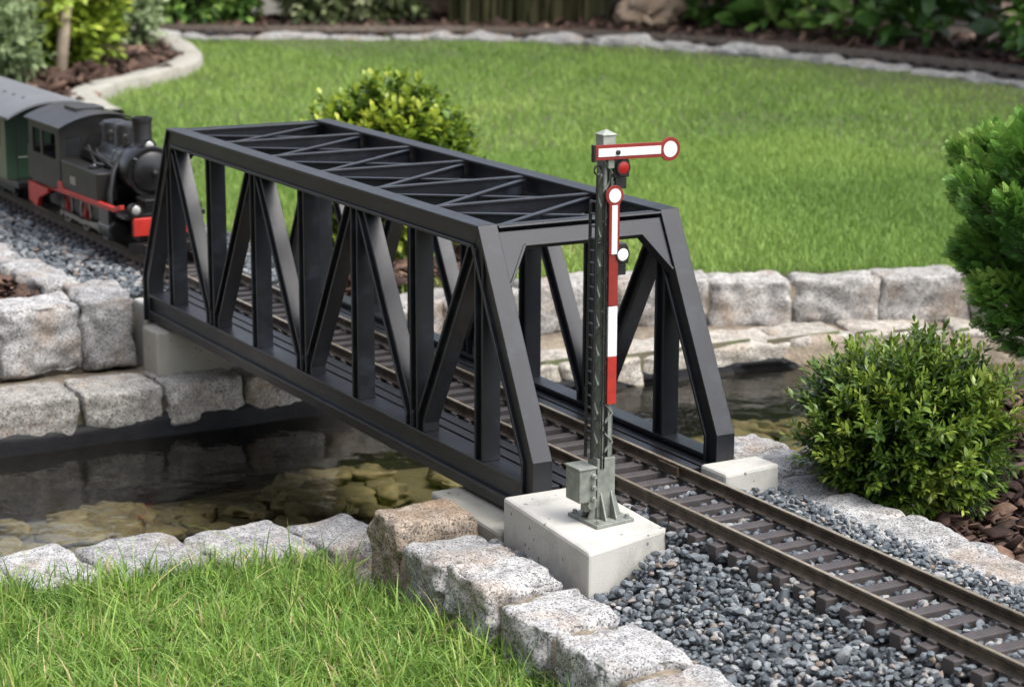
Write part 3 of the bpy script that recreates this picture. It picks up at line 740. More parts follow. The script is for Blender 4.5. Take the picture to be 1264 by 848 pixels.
# ================================================================== SIGNAL
SX, SY, SZ = .066, -.067, -.003
sg_ = thing('semaphore_signal', 'tall model semaphore signal with red and white arms on the concrete block', 'signal', (SX, SY, SZ))
def sbox(g, dx0, dx1, dy0, dy1, z0, z1, mi=0): return g.box(SX+dx0, SX+dx1, SY+dy0, SY+dy1, z0, z1, mi)
g = G(); pr_ = .0165; g.prism([(SX+.018, SY-.0135, SZ), (SX+.0145, SY+.0145, SZ), (SX-.018, SY+.0135, SZ), (SX-.0145, SY-.0145, SZ)], (0, 0, .0022)); bp_ = g.build('base_plate', SIG_GREY, sg_, .0004)
for dx, dy in ((.0142, -.0105), (.0115, .0112), (-.0142, .0105), (-.0115, -.0112)):
    g = G(); g.lathe((SX+dx, SY+dy, SZ+.0022), (0, 0, 1), [(0, .0021), (.0006, .0021), (.0007, .0014), (.0021, .0014), (.0024, .0011)], 8); g.build('bolt', SIG_GREY, bp_)
# mast: two channels and lattice bars
z_t = .2235; mw = .0042
def mast_half(s_):
    g = G()
    def ww(z): return .0050-.0016*(z/.2235)
    for z0, z1 in ((SZ+.0022, z_t),):
        a, b = ww(0), ww(.2235)
        y_out0, y_out1 = s_*a, s_*b
        # web
        g.add([(SX-.0046, SY+y_out0, z0), (SX+.0046, SY+y_out0, z0), (SX+.0046, SY+y_out0-s_*.0011, z0), (SX-.0046, SY+y_out0-s_*.0011, z0),
               (SX-.0036, SY+y_out1, z1), (SX+.0036, SY+y_out1, z1), (SX+.0036, SY+y_out1-s_*.0011, z1), (SX-.0036, SY+y_out1-s_*.0011, z1)],
              [(0, 1, 2, 3), (4, 5, 6, 7), (0, 1, 5, 4), (1, 2, 6, 5), (2, 3, 7, 6), (3, 0, 4, 7)])
        for q in (-1, 1):
            e0, e1 = .0046*q, .0036*q
            g.add([(SX+e0, SY+y_out0, z0), (SX+e0-q*.0011, SY+y_out0, z0), (SX+e0-q*.0011, SY+y_out0-s_*.0034, z0), (SX+e0, SY+y_out0-s_*.0034, z0),
                   (SX+e1, SY+y_out1, z1), (SX+e1-q*.0011, SY+y_out1, z1), (SX+e1-q*.0011, SY+y_out1-s_*.0026, z1), (SX+e1, SY+y_out1-s_*.0026, z1)],
                  [(0, 1, 2, 3), (4, 5, 6, 7), (0, 1, 5, 4), (1, 2, 6, 5), (2, 3, 7, 6), (3, 0, 4, 7)])
    return g
for s_ in (-1, 1): mast_half(s_).build('mast_channel', SIG_GREY, sg_, .0002)
g = G(); nb = 22
for i in range(nb):
    z0 = .028+i*(z_t-.03)/nb; z1 = z0+(z_t-.03)/nb; s_ = 1 if i % 2 else -1; k = .0044-.0011*(z0/.22)
    for q in (-1, 1):
        xq = SX+q*(.0049-.001*(z0/.2235)); g.obox((xq, SY-s_*k, z0), (xq, SY+s_*k, z1), .0007, .0016, up=(1, 0, 0))
g.build('lattice_bars', SIG_GREY, sg_)
g = G()
for i in range(nb):   # side lattice seen on the narrow face
    z0 = .028+i*(z_t-.03)/nb; z1 = z0+(z_t-.03)/nb; s_ = 1 if i % 2 else -1; k = .0036-.0010*(z0/.22); w_ = .0054-.0016*(z0/.2235)
    g.obox((SX-s_*k, SY-w_, z0), (SX+s_*k, SY-w_, z1), .0007, .0017, up=(0, 1, 0))
g.build('side_lattice', SIG_GREY, sg_)
g = G(); sbox(g, -.0056, .0056, -.0062, .0062, SZ+.0022, .036); g.build('mast_foot', SIG_GREY, sg_, .0004)
for s_, ax in ((1, 'x'), (-1, 'x'), (1, 'y'), (-1, 'y')):
    g = G()
    if ax == 'x':
        for dy in (-.0036, .0036): g.prism([(SX+s_*.0056, SY+dy-.0006, SZ+.0022), (SX+s_*.0125, SY+dy-.0006, SZ+.0022), (SX+s_*.0056, SY+dy-.0006, SZ+.0185)], (0, .0012, 0))
    else:
        for dx in (-.0036, .0036): g.prism([(SX+dx-.0006, SY+s_*.0062, SZ+.0022), (SX+dx-.0006, SY+s_*.0115, SZ+.0022), (SX+dx-.0006, SY+s_*.0062, SZ+.0185)], (.0012, 0, 0))
    g.build('gusset', SIG_GREY, sg_, .0002)
# control box on the near side of the mast
g = G(); sbox(g, -.0095, .0065, -.0190, -.0075, .0105, .0305); cb = g.build('control_box', SIG_GREY, sg_, .0006)
g = G(); sbox(g, -.0102, .0072, -.0197, -.0070, .0305, .0318); g.build('box_lid', SIG_GREY, cb, .0004)
for z in (.0125, .0195, .0265):
    g = G(); g.lathe((SX+.0065, SY-.0098, z), (1, 0, 0), [(0, .0017), (.0018, .0017), (.0022, .0012), (.0034, .0012)], 8); g.build('lug', SIG_GREY, cb)
g = G(); sbox(g, -.003, .003, -.0125, -.0060, .0035, .0105); g.lathe((SX+.001, SY-.010, .0085), (1, 0, 0), [(0, .003), (.006, .003)], 12); g.build('box_bracket', SIG_GREY, cb, .0003)
# cap
g = G(); sbox(g, -.0042, .0042, -.0042, .0042, z_t-.0085, z_t+.0035)
zt = z_t+.0035; g.add([(SX-.0047, SY-.0047, zt), (SX+.0047, SY-.0047, zt), (SX+.0047, SY+.0047, zt), (SX-.0047, SY+.0047, zt), (SX-.0047, SY-.0047, zt+.0008), (SX+.0047, SY-.0047, zt+.0008), (SX+.0047, SY+.0047, zt+.0008), (SX-.0047, SY+.0047, zt+.0008), (SX, SY, zt+.0036)],
                       [(3, 2, 1, 0), (0, 1, 5, 4), (1, 2, 6, 5), (2, 3, 7, 6), (3, 0, 4, 7), (4, 5, 8), (5, 6, 8), (6, 7, 8), (7, 4, 8)])
g.build('mast_cap', SIG_CAP, sg_, .0003)
# arms face +x.  a plate outline in (u,v) at distance x
def arm_outline(L_, hw, rd, L0=0., n=28):
    """strip from u=L0..L_ of half width hw with a disc of radius rd at u=L_+..."""
    cu = L_; a0 = math.asin(min(.99, hw/rd)); pts = [(L0, -hw)]
    for i in range(n+1):
        t = -math.pi+a0+(2*math.pi-2*a0)*i/n; pts.append((cu+rd*math.cos(t), rd*math.sin(t)))
    return pts+[(L0, hw)]
def plate(g, pts, fn, x0, x1): g.prism([fn(u, v, x0) for u, v in pts], Vector((x1-x0, 0, 0)))
xa = SX+.0062
ZU = .2180
tilt = R(-.9)
fu = lambda u, v, x: (x, SY+u*math.cos(tilt)-v*math.sin(tilt), ZU+u*math.sin(tilt)+v*math.cos(tilt))
g = G(); plate(g, arm_outline(.0395, .0044, .0070, -.0118), fu, xa, xa+.0013); up_arm = g.build('upper_arm', DKRED, sg_, .0002)
def disc(cu, r, n=28): return [(cu+r*math.cos(2*math.pi*i/n), r*math.sin(2*math.pi*i/n)) for i in range(n)]
g = G(); plate(g, [(-.0095, -.0024), (.0330, -.0024), (.0330, .0024), (-.0095, .0024)], fu, xa+.0013, xa+.0016); g.build('white_panel', WHITE, up_arm)
g = G(); plate(g, disc(.0395, .0047), fu, xa+.0013, xa+.0016); g.build('white_disc', WHITE, up_arm)
g = G(); g.lathe(fu(.0035, -.0002, xa+.0012), (1, 0, 0), [(0, .0014), (.0012, .0014), (.0015, .0009)], 14); g.build('pivot', BLACK, up_arm)
g = G(); g.box(xa-.0008, xa+.0022, SY-.0130, SY-.0114, ZU-.0050, ZU+.0048); g.build('arm_end', BLACK, up_arm, .0002)
YL = SY+.0020; ZD = .1928
fl_ = lambda u, v, x: (x, YL+v, ZD-u)
g = G(); pts = [(-a, b) for a, b in arm_outline(0, .0035, .0059, -.0345)]; plate(g, pts, fl_, xa+.0002, xa+.0014); lo = g.build('lower_arm', DKRED, sg_, .0002)
g = G(); plate(g, [(.0056, -.0019), (.0342, -.0019), (.0342, .0019), (.0056, .0019)], fl_, xa+.0014, xa+.0017); g.build('white_panel', WHITE, lo)
g = G(); plate(g, disc(0, .0041), fl_, xa+.0014, xa+.0017); g.build('white_disc', WHITE, lo)
for z0, z1, m_, nm in ((.1277, .1580, DKRED, 'mast_plate'), (.0977, .1275, WHITE, 'mast_plate'), (.0690, .0975, RED, 'mast_plate')):
    g = G(); g.box(xa-.0004, xa+.0010, YL-.0031, YL+.0031, z0, z1); o = g.build(nm, m_, sg_, .0002); o['label'] = {DKRED: 'dark red', WHITE: 'white', RED: 'bright red'}[m_]+' section of the striped mast plate'
# lamps
def lamp(z, y, lens, lab):
    g = G(); x0 = SX+.0006
    g.prism([(x0, y-.0052, z-.0058), (x0, y+.0052, z-.0058), (x0, y+.0052, z+.0035), (x0, y+.0034, z+.0062), (x0, y-.0034, z+.0062), (x0, y-.0052, z+.0035)][::-1], (.0052, 0, 0))
    g.box(x0+.0005, x0+.0046, y-.0038, y+.0038, z-.0125, z-.0060); L_ = g.build('lamp_housing', BLACK, sg_, .0004); L_['label'] = lab
    g = G(); g.lathe((x0+.0050, y, z), (1, 0, 0), [(0, .0046), (.0022, .0046), (.0022, .0038), (.0014, .0036)], 24); g.build('lamp_hood', BLACK, L_)
    g = G(); g.lathe((x0+.0066, y, z), (1, 0, 0), [(0, .0037), (.0006, .0036), (.0009, .0024), (.0011, .0004)], 24); smooth_by_angle(g.build('lens', lens, L_))
lamp(.2085, SY+.0076, LENS, 'signal lamp with a red lens')
lamp(.1578, SY+.0080, LENSW, 'signal lamp with a white lens')
g = G(); sbox(g, .001, .004, .0030, .0078, .1985, .2005); sbox(g, .001, .004, .0030, .0078, .1480, .1500); sbox(g, .0036, .0066, -.002, .002, .2085, .2165); sbox(g, .0036, .0064, .0026, .0066, .187, .191); g.build('bracket', SIG_GREY, sg_, .0002)
# ladder on the near side
g = G()
yl = SY-.0092
for dx in (-.0040, .0030): g.tube([(SX+dx, yl+.0003, .036), (SX+dx, yl+.0020, .188)], .0010, 8)
ld = g.build('ladder_rails', BLACK, sg_)
g = G()
for i in range(21):
    z = .045+i*.0072; y = yl+.0005+.0015*(z-.036)/.169; g.tube([(SX-.0040, y, z), (SX+.0030, y, z)], .0007, 6)
for z in (.06, .115, .165): g.tube([(SX+.0030, yl+.0012, z), (SX+.0030, SY-.004, z)], .0005, 6)
g.build('ladder_rungs', BLACK, ld)
g = G(); ring = [(SX+.003, yl+.0022+.0024*math.sin(t), .2075+.0026*math.cos(t)) for t in np.linspace(0, 2*math.pi, 15)]; g.tube(ring, .0006, 6); g.tube([(SX+.003, yl+.002, .205), (SX+.003, yl+.002, .17)], .0007, 8); g.build('pull_wire', BLACK, sg_)
g = G(); g.tube([(SX+.0060, SY-.0040, .030), (SX+.0052, SY-.0034, .120), (SX+.0050, SY-.0030, .196)], .0005, 6); g.tube([(SX+.0062, SY-.0022, .030), (SX+.0056, SY-.0020, .17), (SX+.0058, SY+.0005, .205)], .0005, 6); g.build('operating_wires', BLACK, sg_)

# ================================================================== TRAIN
TZ = .0049
def wheel(parent, x, y, z, r, wd, rimm, cenm, spokes=8):
    s_ = -1 if y < 0 else 1
    g = G(); g.lathe((x, y, z), (0, s_, 0), [(-wd/2, r*.72), (-wd/2, r*1.07), (-wd/2+.0012, r*1.07), (-wd/2+.0016, r), (wd/2, r), (wd/2, r*.82), (0, r*.8)], 28); w = g.build('wheel', rimm, parent)
    smooth_by_angle(w)
    g = G(); g.lathe((x, y, z), (0, s_, 0), [(-wd/2, r*.22), (wd/2+.0006, r*.22), (wd/2+.0012, r*.12)], 12)
    for k in range(spokes):
        t = 2*math.pi*k/spokes; g.obox((x+r*.15*math.cos(t), y, z+r*.15*math.sin(t)), (x+r*.82*math.cos(t), y, z+r*.82*math.sin(t)), r*.15, wd*.6, up=(0, 1, 0))
    g.build('wheel_centre', cenm, w); return w
lc = thing('steam_locomotive', 'black model tank locomotive with red frame about to cross the bridge', 'locomotive', (-.97, 0, TZ))
LX = -.020                   # the locomotive is built at its own place, then stands this far back
X0, X1 = -1.118, -.823      # cab rear, buffer beam
hw = .045
g = G(); g.box(X0+.012, X1-.006, -.026, .026, TZ+.012, .040); g.build('main_frame', BLACK, lc, .0008)
# footplate with its red edge: low at cab, higher ahead
g = G(); 
for s_ in (-1, 1):
    y0, y1 = (-hw-.001, -hw+.004) if s_ < 0 else (hw-.004, hw+.001)
    fr_ = [(X1-.020, .0455), (X1-.003, .0500), (X1-.003, .0545), (X1-.022, .0500)] if s_ < 0 else [(X1-.060, .0445), (X1-.060, .0490)]
    g.xz([(X0, .020), (X0+.028, .016), (X0+.034, .026), (X0+.066, .036), (X0+.066, .041)]+fr_+[ (-1.00, .0475), (-1.004, .0535), (-1.016, .0535), (-1.016, .0445), (X0+.05, .0400), (X0, .0400)], y0, y1)
g.build('footplate_edge', LOCO_RED, lc, .0005)
g = G(); g.box(X0, X1-.003, -hw+.004, hw-.004, .040, .0445); g.build('footplate', LOCO, lc, .0004)
for s_ in (-1, 1):
    g = G(); y0, y1 = sorted((s_*.024, s_*hw)); g.box(-1.005, -.893, y0, y1, .0480, .0765); tk = g.build('side_tank', LOCO_SIDE, lc, .0012)
    g = G(); g.lathe((-.93, s_*.035, .0765), (0, 0, 1), [(0, .006), (.002, .006), (.003, .003), (.0045, .002)], 14); g.build('filler_cap', LOCO, tk)
    g = G(); y0, y1 = sorted((s_*(hw-.0005), s_*(hw+.0007))); g.box(-.975, -.957, y0, y1, .056, .064); g.build('number_plate', STEEL, tk)
    # hand rail
    g = G(); g.tube([(-.99, s_*.0135, .094), (-.85, s_*.0185, .094)], .0008, 6); g.build('hand_rail', STEEL, lc)
# boiler, smokebox, chimney, domes
g = G(); g.lathe((-1.005, 0, .079), (1, 0, 0), [(0, .0225), (.045, .0225), (.0455, .0232), (.048, .0232), (.0485, .0225), (.088, .0225), (.0885, .0233), (.091, .0233), (.0915, .0228), (.112, .0228)], 36); smooth_by_angle(g.build('boiler', LOCO, lc))
g = G(); g.lathe((-.8935, 0, .079), (1, 0, 0), [(0, .0252), (.0015, .0256), (.034, .0256), (.0355, .0245)], 36); sb = smooth_by_angle(g.build('smokebox', LOCO, lc))
g = G(); g.lathe((-.858, 0, .079), (1, 0, 0), [(0, .0205), (.0015, .0202), (.0045, .0150), (.006, .006), (.0064, .003), (.009, .0028), (.010, .001)], 32); g.obox((-.8535, 0, .080), (-.8535, .009, .086), .0014, .0014); dr = smooth_by_angle(g.build('smokebox_door', LOCO, lc))
for dz in (-.009, .009):
    g = G(); g.obox((-.8560, .003, .080+dz), (-.8560, .0185, .080+dz), .0016, .0024); g.build('hinge', LOCO, dr, .0003)
g = G(); g.lathe((-.884, 0, .1020), (0, 0, 1), [(0, .0125), (.002, .0102), (.0045, .0094), (.024, .0096), (.0245, .0104), (.0285, .0104), (.0285, .0086), (.020, .0080)], 28); smooth_by_angle(g.build('chimney', BLACK, lc))
for x, h_, nm in ((-.924, .1215, 'steam_dome'), (-.964, .1195, 'sand_dome')):
    g = G(); g.lathe((x, 0, .094), (0, 0, 1), [(0, .0165), (.004, .0145), (h_-.094-.006, .0140), (h_-.094-.002, .0125), (h_-.094, .007), (h_-.0938, .0005)], 28); smooth_by_angle(g.build(nm, BLACK, lc))
g = G()
for (x, y, z) in ((-.905, -.010, .101), (-.951, -.009, .100), (-.988, -.006, .103)): g.lathe((x, y, z), (0, 0, 1), [(0, .0022), (.006, .002), (.007, .0028), (.010, .0024), (.011, .0006)], 10)
g.tube([(-.985, -.012, .096), (-.96, -.021, .088), (-.93, -.0225, .084), (-.90, -.0225, .078)], .0012, 6); g.tube([(-.99, -.02, .091), (-.95, -.026, .0785), (-.93, -.0235, .079)], .0014, 6)
g.build('pipes_and_valves', PIPE, lc)
for s_ in (-1, 1):
    g = G(); g.tube([(-.892, s_*.020, .092), (-.888, s_*.029, .078), (-.880, s_*.036, .058), (-.878, s_*.037, .040)], .0030, 10); smooth_by_angle(g.build('steam_pipe', BLACK, lc))
    g = G(); g.tube([(-1.00, s_*.0215, .0875), (-.95, s_*.0245, .0865), (-.895, s_*.0262, .0860)], .0009, 6); g.build('lubricator_pipe', PIPE, lc)
g = G(); g.lathe((-.992, 0, .103), (0, 0, 1), [(0, .004), (.006, .0035), (.007, .0045), (.012, .0038), (.0135, .001)], 12); g.lathe((-.944, 0, .103), (0, 0, 1), [(0, .0026), (.010, .0022), (.011, .003), (.015, .0028), (.016, .0006)], 12); g.build('whistle_and_bell', PIPE, lc)
# cab with openings
g = G(); cz0, cz1 = .0445, .1075; cr, cf = X0+.006, -1.008; t_ = .0018
for s_ in (-1, 1):
    y0, y1 = sorted((s_*(hw-t_), s_*hw))
    g.box(cr, cf, y0, y1, cz0, .0745); g.box(cr, cf, y0, y1, .1005, cz1); g.box(cr, cr+.014, y0, y1, .0745, .1005); g.box(cf-.013, cf, y0, y1, .0745, .1005); g.box(cr+.040, cr+.047, y0, y1, .0745, .1005)
for xw, e in ((cf-t_, 0), (cr, 1)):
    arc_ = [(xw, y, .1070+.0125*(1-(y/.0435)**2)) for y in np.linspace(.0432, -.0432, 13)]
    g.prism([(xw, -.0432, cz1-.004), (xw, .0432, cz1-.004)]+arc_, (t_, 0, 0))
    g.box(xw, xw+t_, -.0432, .0432, cz0, .0790); g.box(xw, xw+t_, -.0432, .0432, .0985, cz1-.004)
    for y0, y1 in ((-.0432, -.0385), (-.0215, .0215), (.0385, .0432)): g.box(xw, xw+t_, y0, y1, .0790, .0985)
cabo = g.build('cab', LOCO_SIDE, lc)
for s_ in (-1, 1):
    g = G(); y0, y1 = sorted((s_*.0220, s_*.0380)); g.box(cf-.0012, cf-.0008, y0, y1, .0795, .098); g.build('cab_window', GLASS_DK, cabo)
g = G(); g.box(cr+.004, cf-.004, -.040, .040, .046, .072); g.build('cab_interior', BLACK, lc)
rp = [(y, .1078+.0128*(1-(y/.048)**2)) for y in np.linspace(-.048, .048, 17)]
g = G(); g.prism([(cr-.006, y, z) for y, z in rp]+[(cr-.006, y, z+.0014) for y, z in rp[::-1]], (cf-cr+.016, 0, 0)); rf = smooth_by_angle(g.build('cab_roof', LOCO, lc))
g = G(); g.box(cr+.034, cr+.070, -.016, .016, .1205, .1238); g.build('roof_vent', BLACK, rf, .0006)
g = G(); g.box(cr-.010, cr+.010, -hw+.001, hw-.001, .0445, .0790); g.build('coal_bunker', LOCO_SIDE, lc, .001)
# wheels and rods
for x in (-1.045, -.985, -.925):
    for y in (-.0245, .0245): wheel(lc, x, y, TZ+.0175, .0175, .006, STEEL, LOCO_RED, 9)
for s_ in (-1, 1):
    g = G(); y = s_*.0315; g.obox((-1.045, y, .0155), (-.925, y, .0155), .002, .0042, up=(0, 0, 1))
    for x in (-1.045, -.985, -.925): g.lathe((x, y-.0015*s_, .0155), (0, s_, 0), [(0, .0035), (.004, .0035)], 14)
    g.obox((-.985, s_*.034, .0155), (-.885, s_*.034, .0225), .002, .004, up=(0, 0, 1)); g.obox((-.90, s_*.034, .0255), (-.865, s_*.034, .0255), .003, .003)
    g.build('coupling_rods', STEEL, lc)
    g = G(); y0 = s_*.026; g.lathe((-.892, s_*.0365, .0245), (1, 0, 0), [(0, .009), (.002, .0105), (.034, .0105), (.036, .009)], 22); y0, y1 = sorted((s_*.028, s_*.0455)); g.box(-.889, -.860, y0, y1, .022, .0445); g.build('cylinder', LOCO, lc, .0006)
# front
g = G(); g.box(X1-.006, X1, -.033, .030, .0235, .0410); bb = g.build('buffer_beam', LOCO_RED, lc, .0008)
g = G(); g.box(X1, X1+.020, -.006, .006, .026, .034); g.lathe((X1+.020, 0, .030), (1, 0, 0), [(0, .010), (.003, .010), (.0045, .008)], 20); g.build('coupler', BLACK, lc, .0005)
g = G(); g.prism([(X1+.002, -.040, .0085), (X1+.018, -.030, .0085), (X1+.018, .030, .0085), (X1+.002, .040, .0085)], (0, 0, .010)); g.build('rail_guard', LOCO, lc, .0008)
for y, z, x in ((-.030, .0490, X1-.003), (.030, .0490, X1-.003), (0, .1045, -.866)):
    g = G(); g.lathe((x-.009, y, z), (1, 0, 0), [(0, .0035), (.002, .0058), (.010, .0062), (.0115, .0066), (.0115, .0055)], 20); hl_ = smooth_by_angle(g.build('headlamp', BLACK, lc))
    g = G(); g.lathe((x+.001, y, z), (1, 0, 0), [(0, .0056), (.0012, .005), (.0022, .0028), (.0026, .0004)], 20); smooth_by_angle(g.build('lamp_glass', LAMPGLASS, hl_))
g = G(); g.box(X1-.030, X1-.004, -.020, .020, .0440, .0580); g.build('smokebox_saddle', LOCO, lc, .001)

lc.location.x += LX
cc = thing('passenger_carriage', 'green model passenger carriage with grey curved roof behind the locomotive', 'carriage', (-1.42+LX, 0, TZ))
cx0, cx1 = -1.66+LX, -1.183+LX; ch = .050
g = G(); g.box(cx0, cx1, -ch, ch, .033, .1010); arc_ = [(y, .1005+.0135*(1-(y/.051)**2)) for y in np.linspace(-ch, ch, 15)]
g.prism([(cx0, y, z) for y, z in [(-ch, .1005)]+arc_+[(ch, .1005)]], (cx1-cx0, 0, 0))
cb_ = g.build('carriage_body', [COACH, COACH_END], cc, .0006)
for p in cb_.data.polygons:
    if abs(p.normal.x) > .9: p.material_index = 1
g = G()
for x in np.arange(cx0+.03, cx1-.02, .052): g.box(x-.0008, x+.0008, -ch-.0006, -ch, .034, .100)
g.build('body_rib', COACH, cb_)
x = cx1-.036
for i in range(8):
    for s_ in (-1, 1):
        g = G(); y0, y1 = sorted((s_*ch, s_*(ch+.0012))); g.box(x-.016, x+.016, y0, y1, .0660, .0945); w = g.build('window_frame', WINFRAME, cc, .0004)
        g = G(); y0, y1 = sorted((s_*(ch+.0012), s_*(ch+.0016))); g.box(x-.0125, x+.0125, y0, y1, .0690, .0915); g.build('pane', GLASS_DK, w)
    x -= .052
rp = [(y, .1020+.0155*(1-(abs(y)/.057)**2.4)) for y in np.linspace(-.057, .057, 25)]
g = G(); g.prism([(cx0-.03, y, z) for y, z in rp]+[(cx0-.03, y, z+.0022) for y, z in rp[::-1]], (cx1-cx0+.066, 0, 0)); rf = smooth_by_angle(g.build('carriage_roof', COACH_ROOF, cc))
for i in range(7):
    xx = cx1-.025-i*.035
    g = G(); g.lathe((xx, -.020, .1155), (0, 0, 1), [(0, .0028), (.003, .0026), (.004, .0016), (.0042, .0003)], 12); g.build('roof_vent', BLACK, rf)
g = G(); g.box(cx0, cx1+.028, -ch+.004, ch-.004, .026, .0325); g.build('underframe', BLACK, cc, .0006)
g = G()
for y in np.linspace(-.045, .045, 7): g.tube([(cx1+.026, y, .0325), (cx1+.026, y, .060)], .0007, 6)
g.tube([(cx1+.026, -.045, .060), (cx1+.026, .045, .060)], .0009, 6)
for y in (-.045, .045): g.tube([(cx1+.026, y, .060), (cx1+.028, y, .103)], .0009, 6)
g.build('platform_railing', BLACK, cc)
for x in (cx1-.05, cx1-.10, cx0+.10, cx0+.05):
    for y in (-.0245, .0245): wheel(cc, x, y, TZ+.0150, .0150, .006, BLACK, BLACK, 6)
for s_ in (-1, 1):
    for a in (cx1-.13, cx0+.02):
        g = G(); y0, y1 = sorted((s_*.031, s_*.036)); g.box(a, a+.11, y0, y1, .014, .026); g.build('bogie_frame', BLACK, cc, .0005)
g = G(); g.box(cx1+.028, cx1+.052, -.004, .004, .026, .032); g.build('coupler', BLACK, cc)

# ================================================================== BACKGROUND
# far edging stones
pts = resample(EDGE, .01); pos = 0; i = 0
while True:
    l_ = rng.uniform(.14, .19); n_ = int(l_/.01)
    if pos+n_ >= len(pts): break
    x, y, a = pts[pos+n_//2]
    block(x-.035*math.sin(a), y+.035*math.cos(a), -.066, l_-.010, .068, .040+rng.uniform(-.003, .004), a+rng.uniform(-.03, .03),
          f'pale stone edging the far lawn side, {ordn(i)} from the left bed kerb', 'granite stones edging the far side of the lawn', 7, 2.2, expo=6, name='edging_stone', cat='edging stone', freq=.5, tint=(.84, .83, .80))
    pos += n_; i += 1
# kerb of the left bed
V, F = ribbon(KERB, [(-.027, -.07), (-.026, -.024), (-.021, -.019), (.021, -.019), (.026, -.024), (.027, -.07)])
V = np.array(V); V[:, 2] += vnoise(V, 20, 1.)*.004; V[:, 1] += vnoise(V, 12, 4.)*.008
tag(link('concrete_kerb', mesh_np('concrete_kerb', V, F, smooth=True), CONC_DK), 'pale concrete kerb curving round the bark bed beyond the train', 'kerb')
# far track
def off_line(pl, d):
    o = []
    for i, p in enumerate(pl):
        a = pl[max(0, i-1)]; b = pl[min(len(pl)-1, i+1)]; t = Vector((b[0]-a[0], b[1]-a[1])).normalized(); o.append((p[0]-t.y*d, p[1]+t.x*d))
    return o
ctr = off_line(EDGE, .135)
ft = thing('railway_track', 'far curve of railway track behind the pale stones beyond the lawn', 'railway track', (-2.8, 2.05, -.035))
for d in (-RG, RG):
    V, F = ribbon(off_line(ctr, d), [(-.004, -.026), (-.004, -.024), (-.0016, -.022), (-.0016, -.0165), (.0016, -.0165), (.0016, -.022), (.004, -.024), (.004, -.026)])
    o = link('rail', mesh_np('rail', np.array(V)-np.array(ORG[ft]), F), RAIL, ft)
ksl = None
for x, y, a in resample(ctr, .047)[:98]:
    if ksl is None:
        g = G(); g.box(-.009, .009, -.042, .042, -.010, 0); ksl = g.build('sleeper', SLEEPER, None); o = ksl
    else:
        o = ksl.copy(); col.objects.link(o)
    o.parent = ft; o.location = Vector((x, y, -.026))-ORG[ft]; o.rotation_euler.z = a
# fence behind, left
fa, fb = Vector((-4.55, -1.0, 0)), Vector((-4.15, 1.9, 0))
fn = thing('wooden_fence', 'dark weathered board fence on a pale plinth behind the far shrubs', 'fence', (-4.35, .45, -.05))
d = (fb-fa).normalized(); L_ = (fb-fa).length
g = G(); t = 0.
while t < L_:
    p = fa+d*t; q = fa+d*min(L_, t+.118); zt = 1.08+rng.uniform(-.004, .004); g.prism([p+Vector((0, 0, .10)), q+Vector((0, 0, .10)), q+Vector((-.018, .003, .10)), p+Vector((-.018, .003, .10))], (0, 0, zt-.1)); t += .124
g.build('fence_boards', WOOD, fn)
for t in np.arange(0, L_+.01, L_/2):
    p = fa+d*t; g = G(); g.box(p.x+.012, p.x+.085, p.y-.036, p.y+.036, -.05, 1.12); g.build('fence_post', WOOD, fn)
g = G(); p, q = fa+Vector((.0, 0, 0)), fb; g.prism([p+Vector((.014, 0, -.06)), q+Vector((.014, 0, -.06)), q+Vector((-.03, 0, -.06)), p+Vector((-.03, 0, -.06))], (0, 0, .15)); g.build('plinth', CONC, fn, .004)
fa, fb = Vector((-4.15, 1.95, 0)), Vector((-3.0, 3.05, 0)); d = (fb-fa).normalized(); L_ = (fb-fa).length; nn = Vector((-d.y, d.x, 0))
fn = thing('wooden_fence', 'dark brown board fence behind the tan boulder and tall grass', 'fence', (-3.6, 2.5, -.05)); g = G(); t = 0.
while t < L_:
    p = fa+d*t; q = fa+d*min(L_, t+.118); g.prism([p+Vector((0, 0, -.03)), q+Vector((0, 0, -.03)), q+nn*.018+Vector((0, 0, -.03)), p+nn*.018+Vector((0, 0, -.03))], (0, 0, 1.10)); t += .124
g.build('fence_boards', WOOD, fn)
for t in (0.02, L_*.5, L_-.05):
    p = fa+d*t-nn*.045; g = G(); g.box(p.x-.035, p.x+.035, p.y-.035, p.y+.035, -.05, 1.12); g.build('fence_post', WOOD, fn)

# unseen tall board fence, added behind the viewer to darken the camera-side faces
fn = thing('wooden_fence', 'added tall board fence, unseen behind the viewer, darkening the camera-side faces', 'fence', (.2, -2.0, -.07)); g = G()
for i in range(44): g.box(-2.6+i*.124, -2.6+i*.124+.118, -2.02, -2.0, -.06, 1.75)
g.build('fence_boards', WOOD, fn)
for x in (-2.6, -.2, 2.2): g = G(); g.box(x, x+.08, -1.995, -1.92, -.08, 1.78); g.build('fence_post', WOOD, fn)
# boulder
block(-3.33, 2.15, -.05, .11, .165, .088, .75, 'rounded tan boulder beside the far track in front of the hedge', None, 18, 5., expo=2.6, name='boulder', cat='boulder', mat=BOULDER, freq=.35)

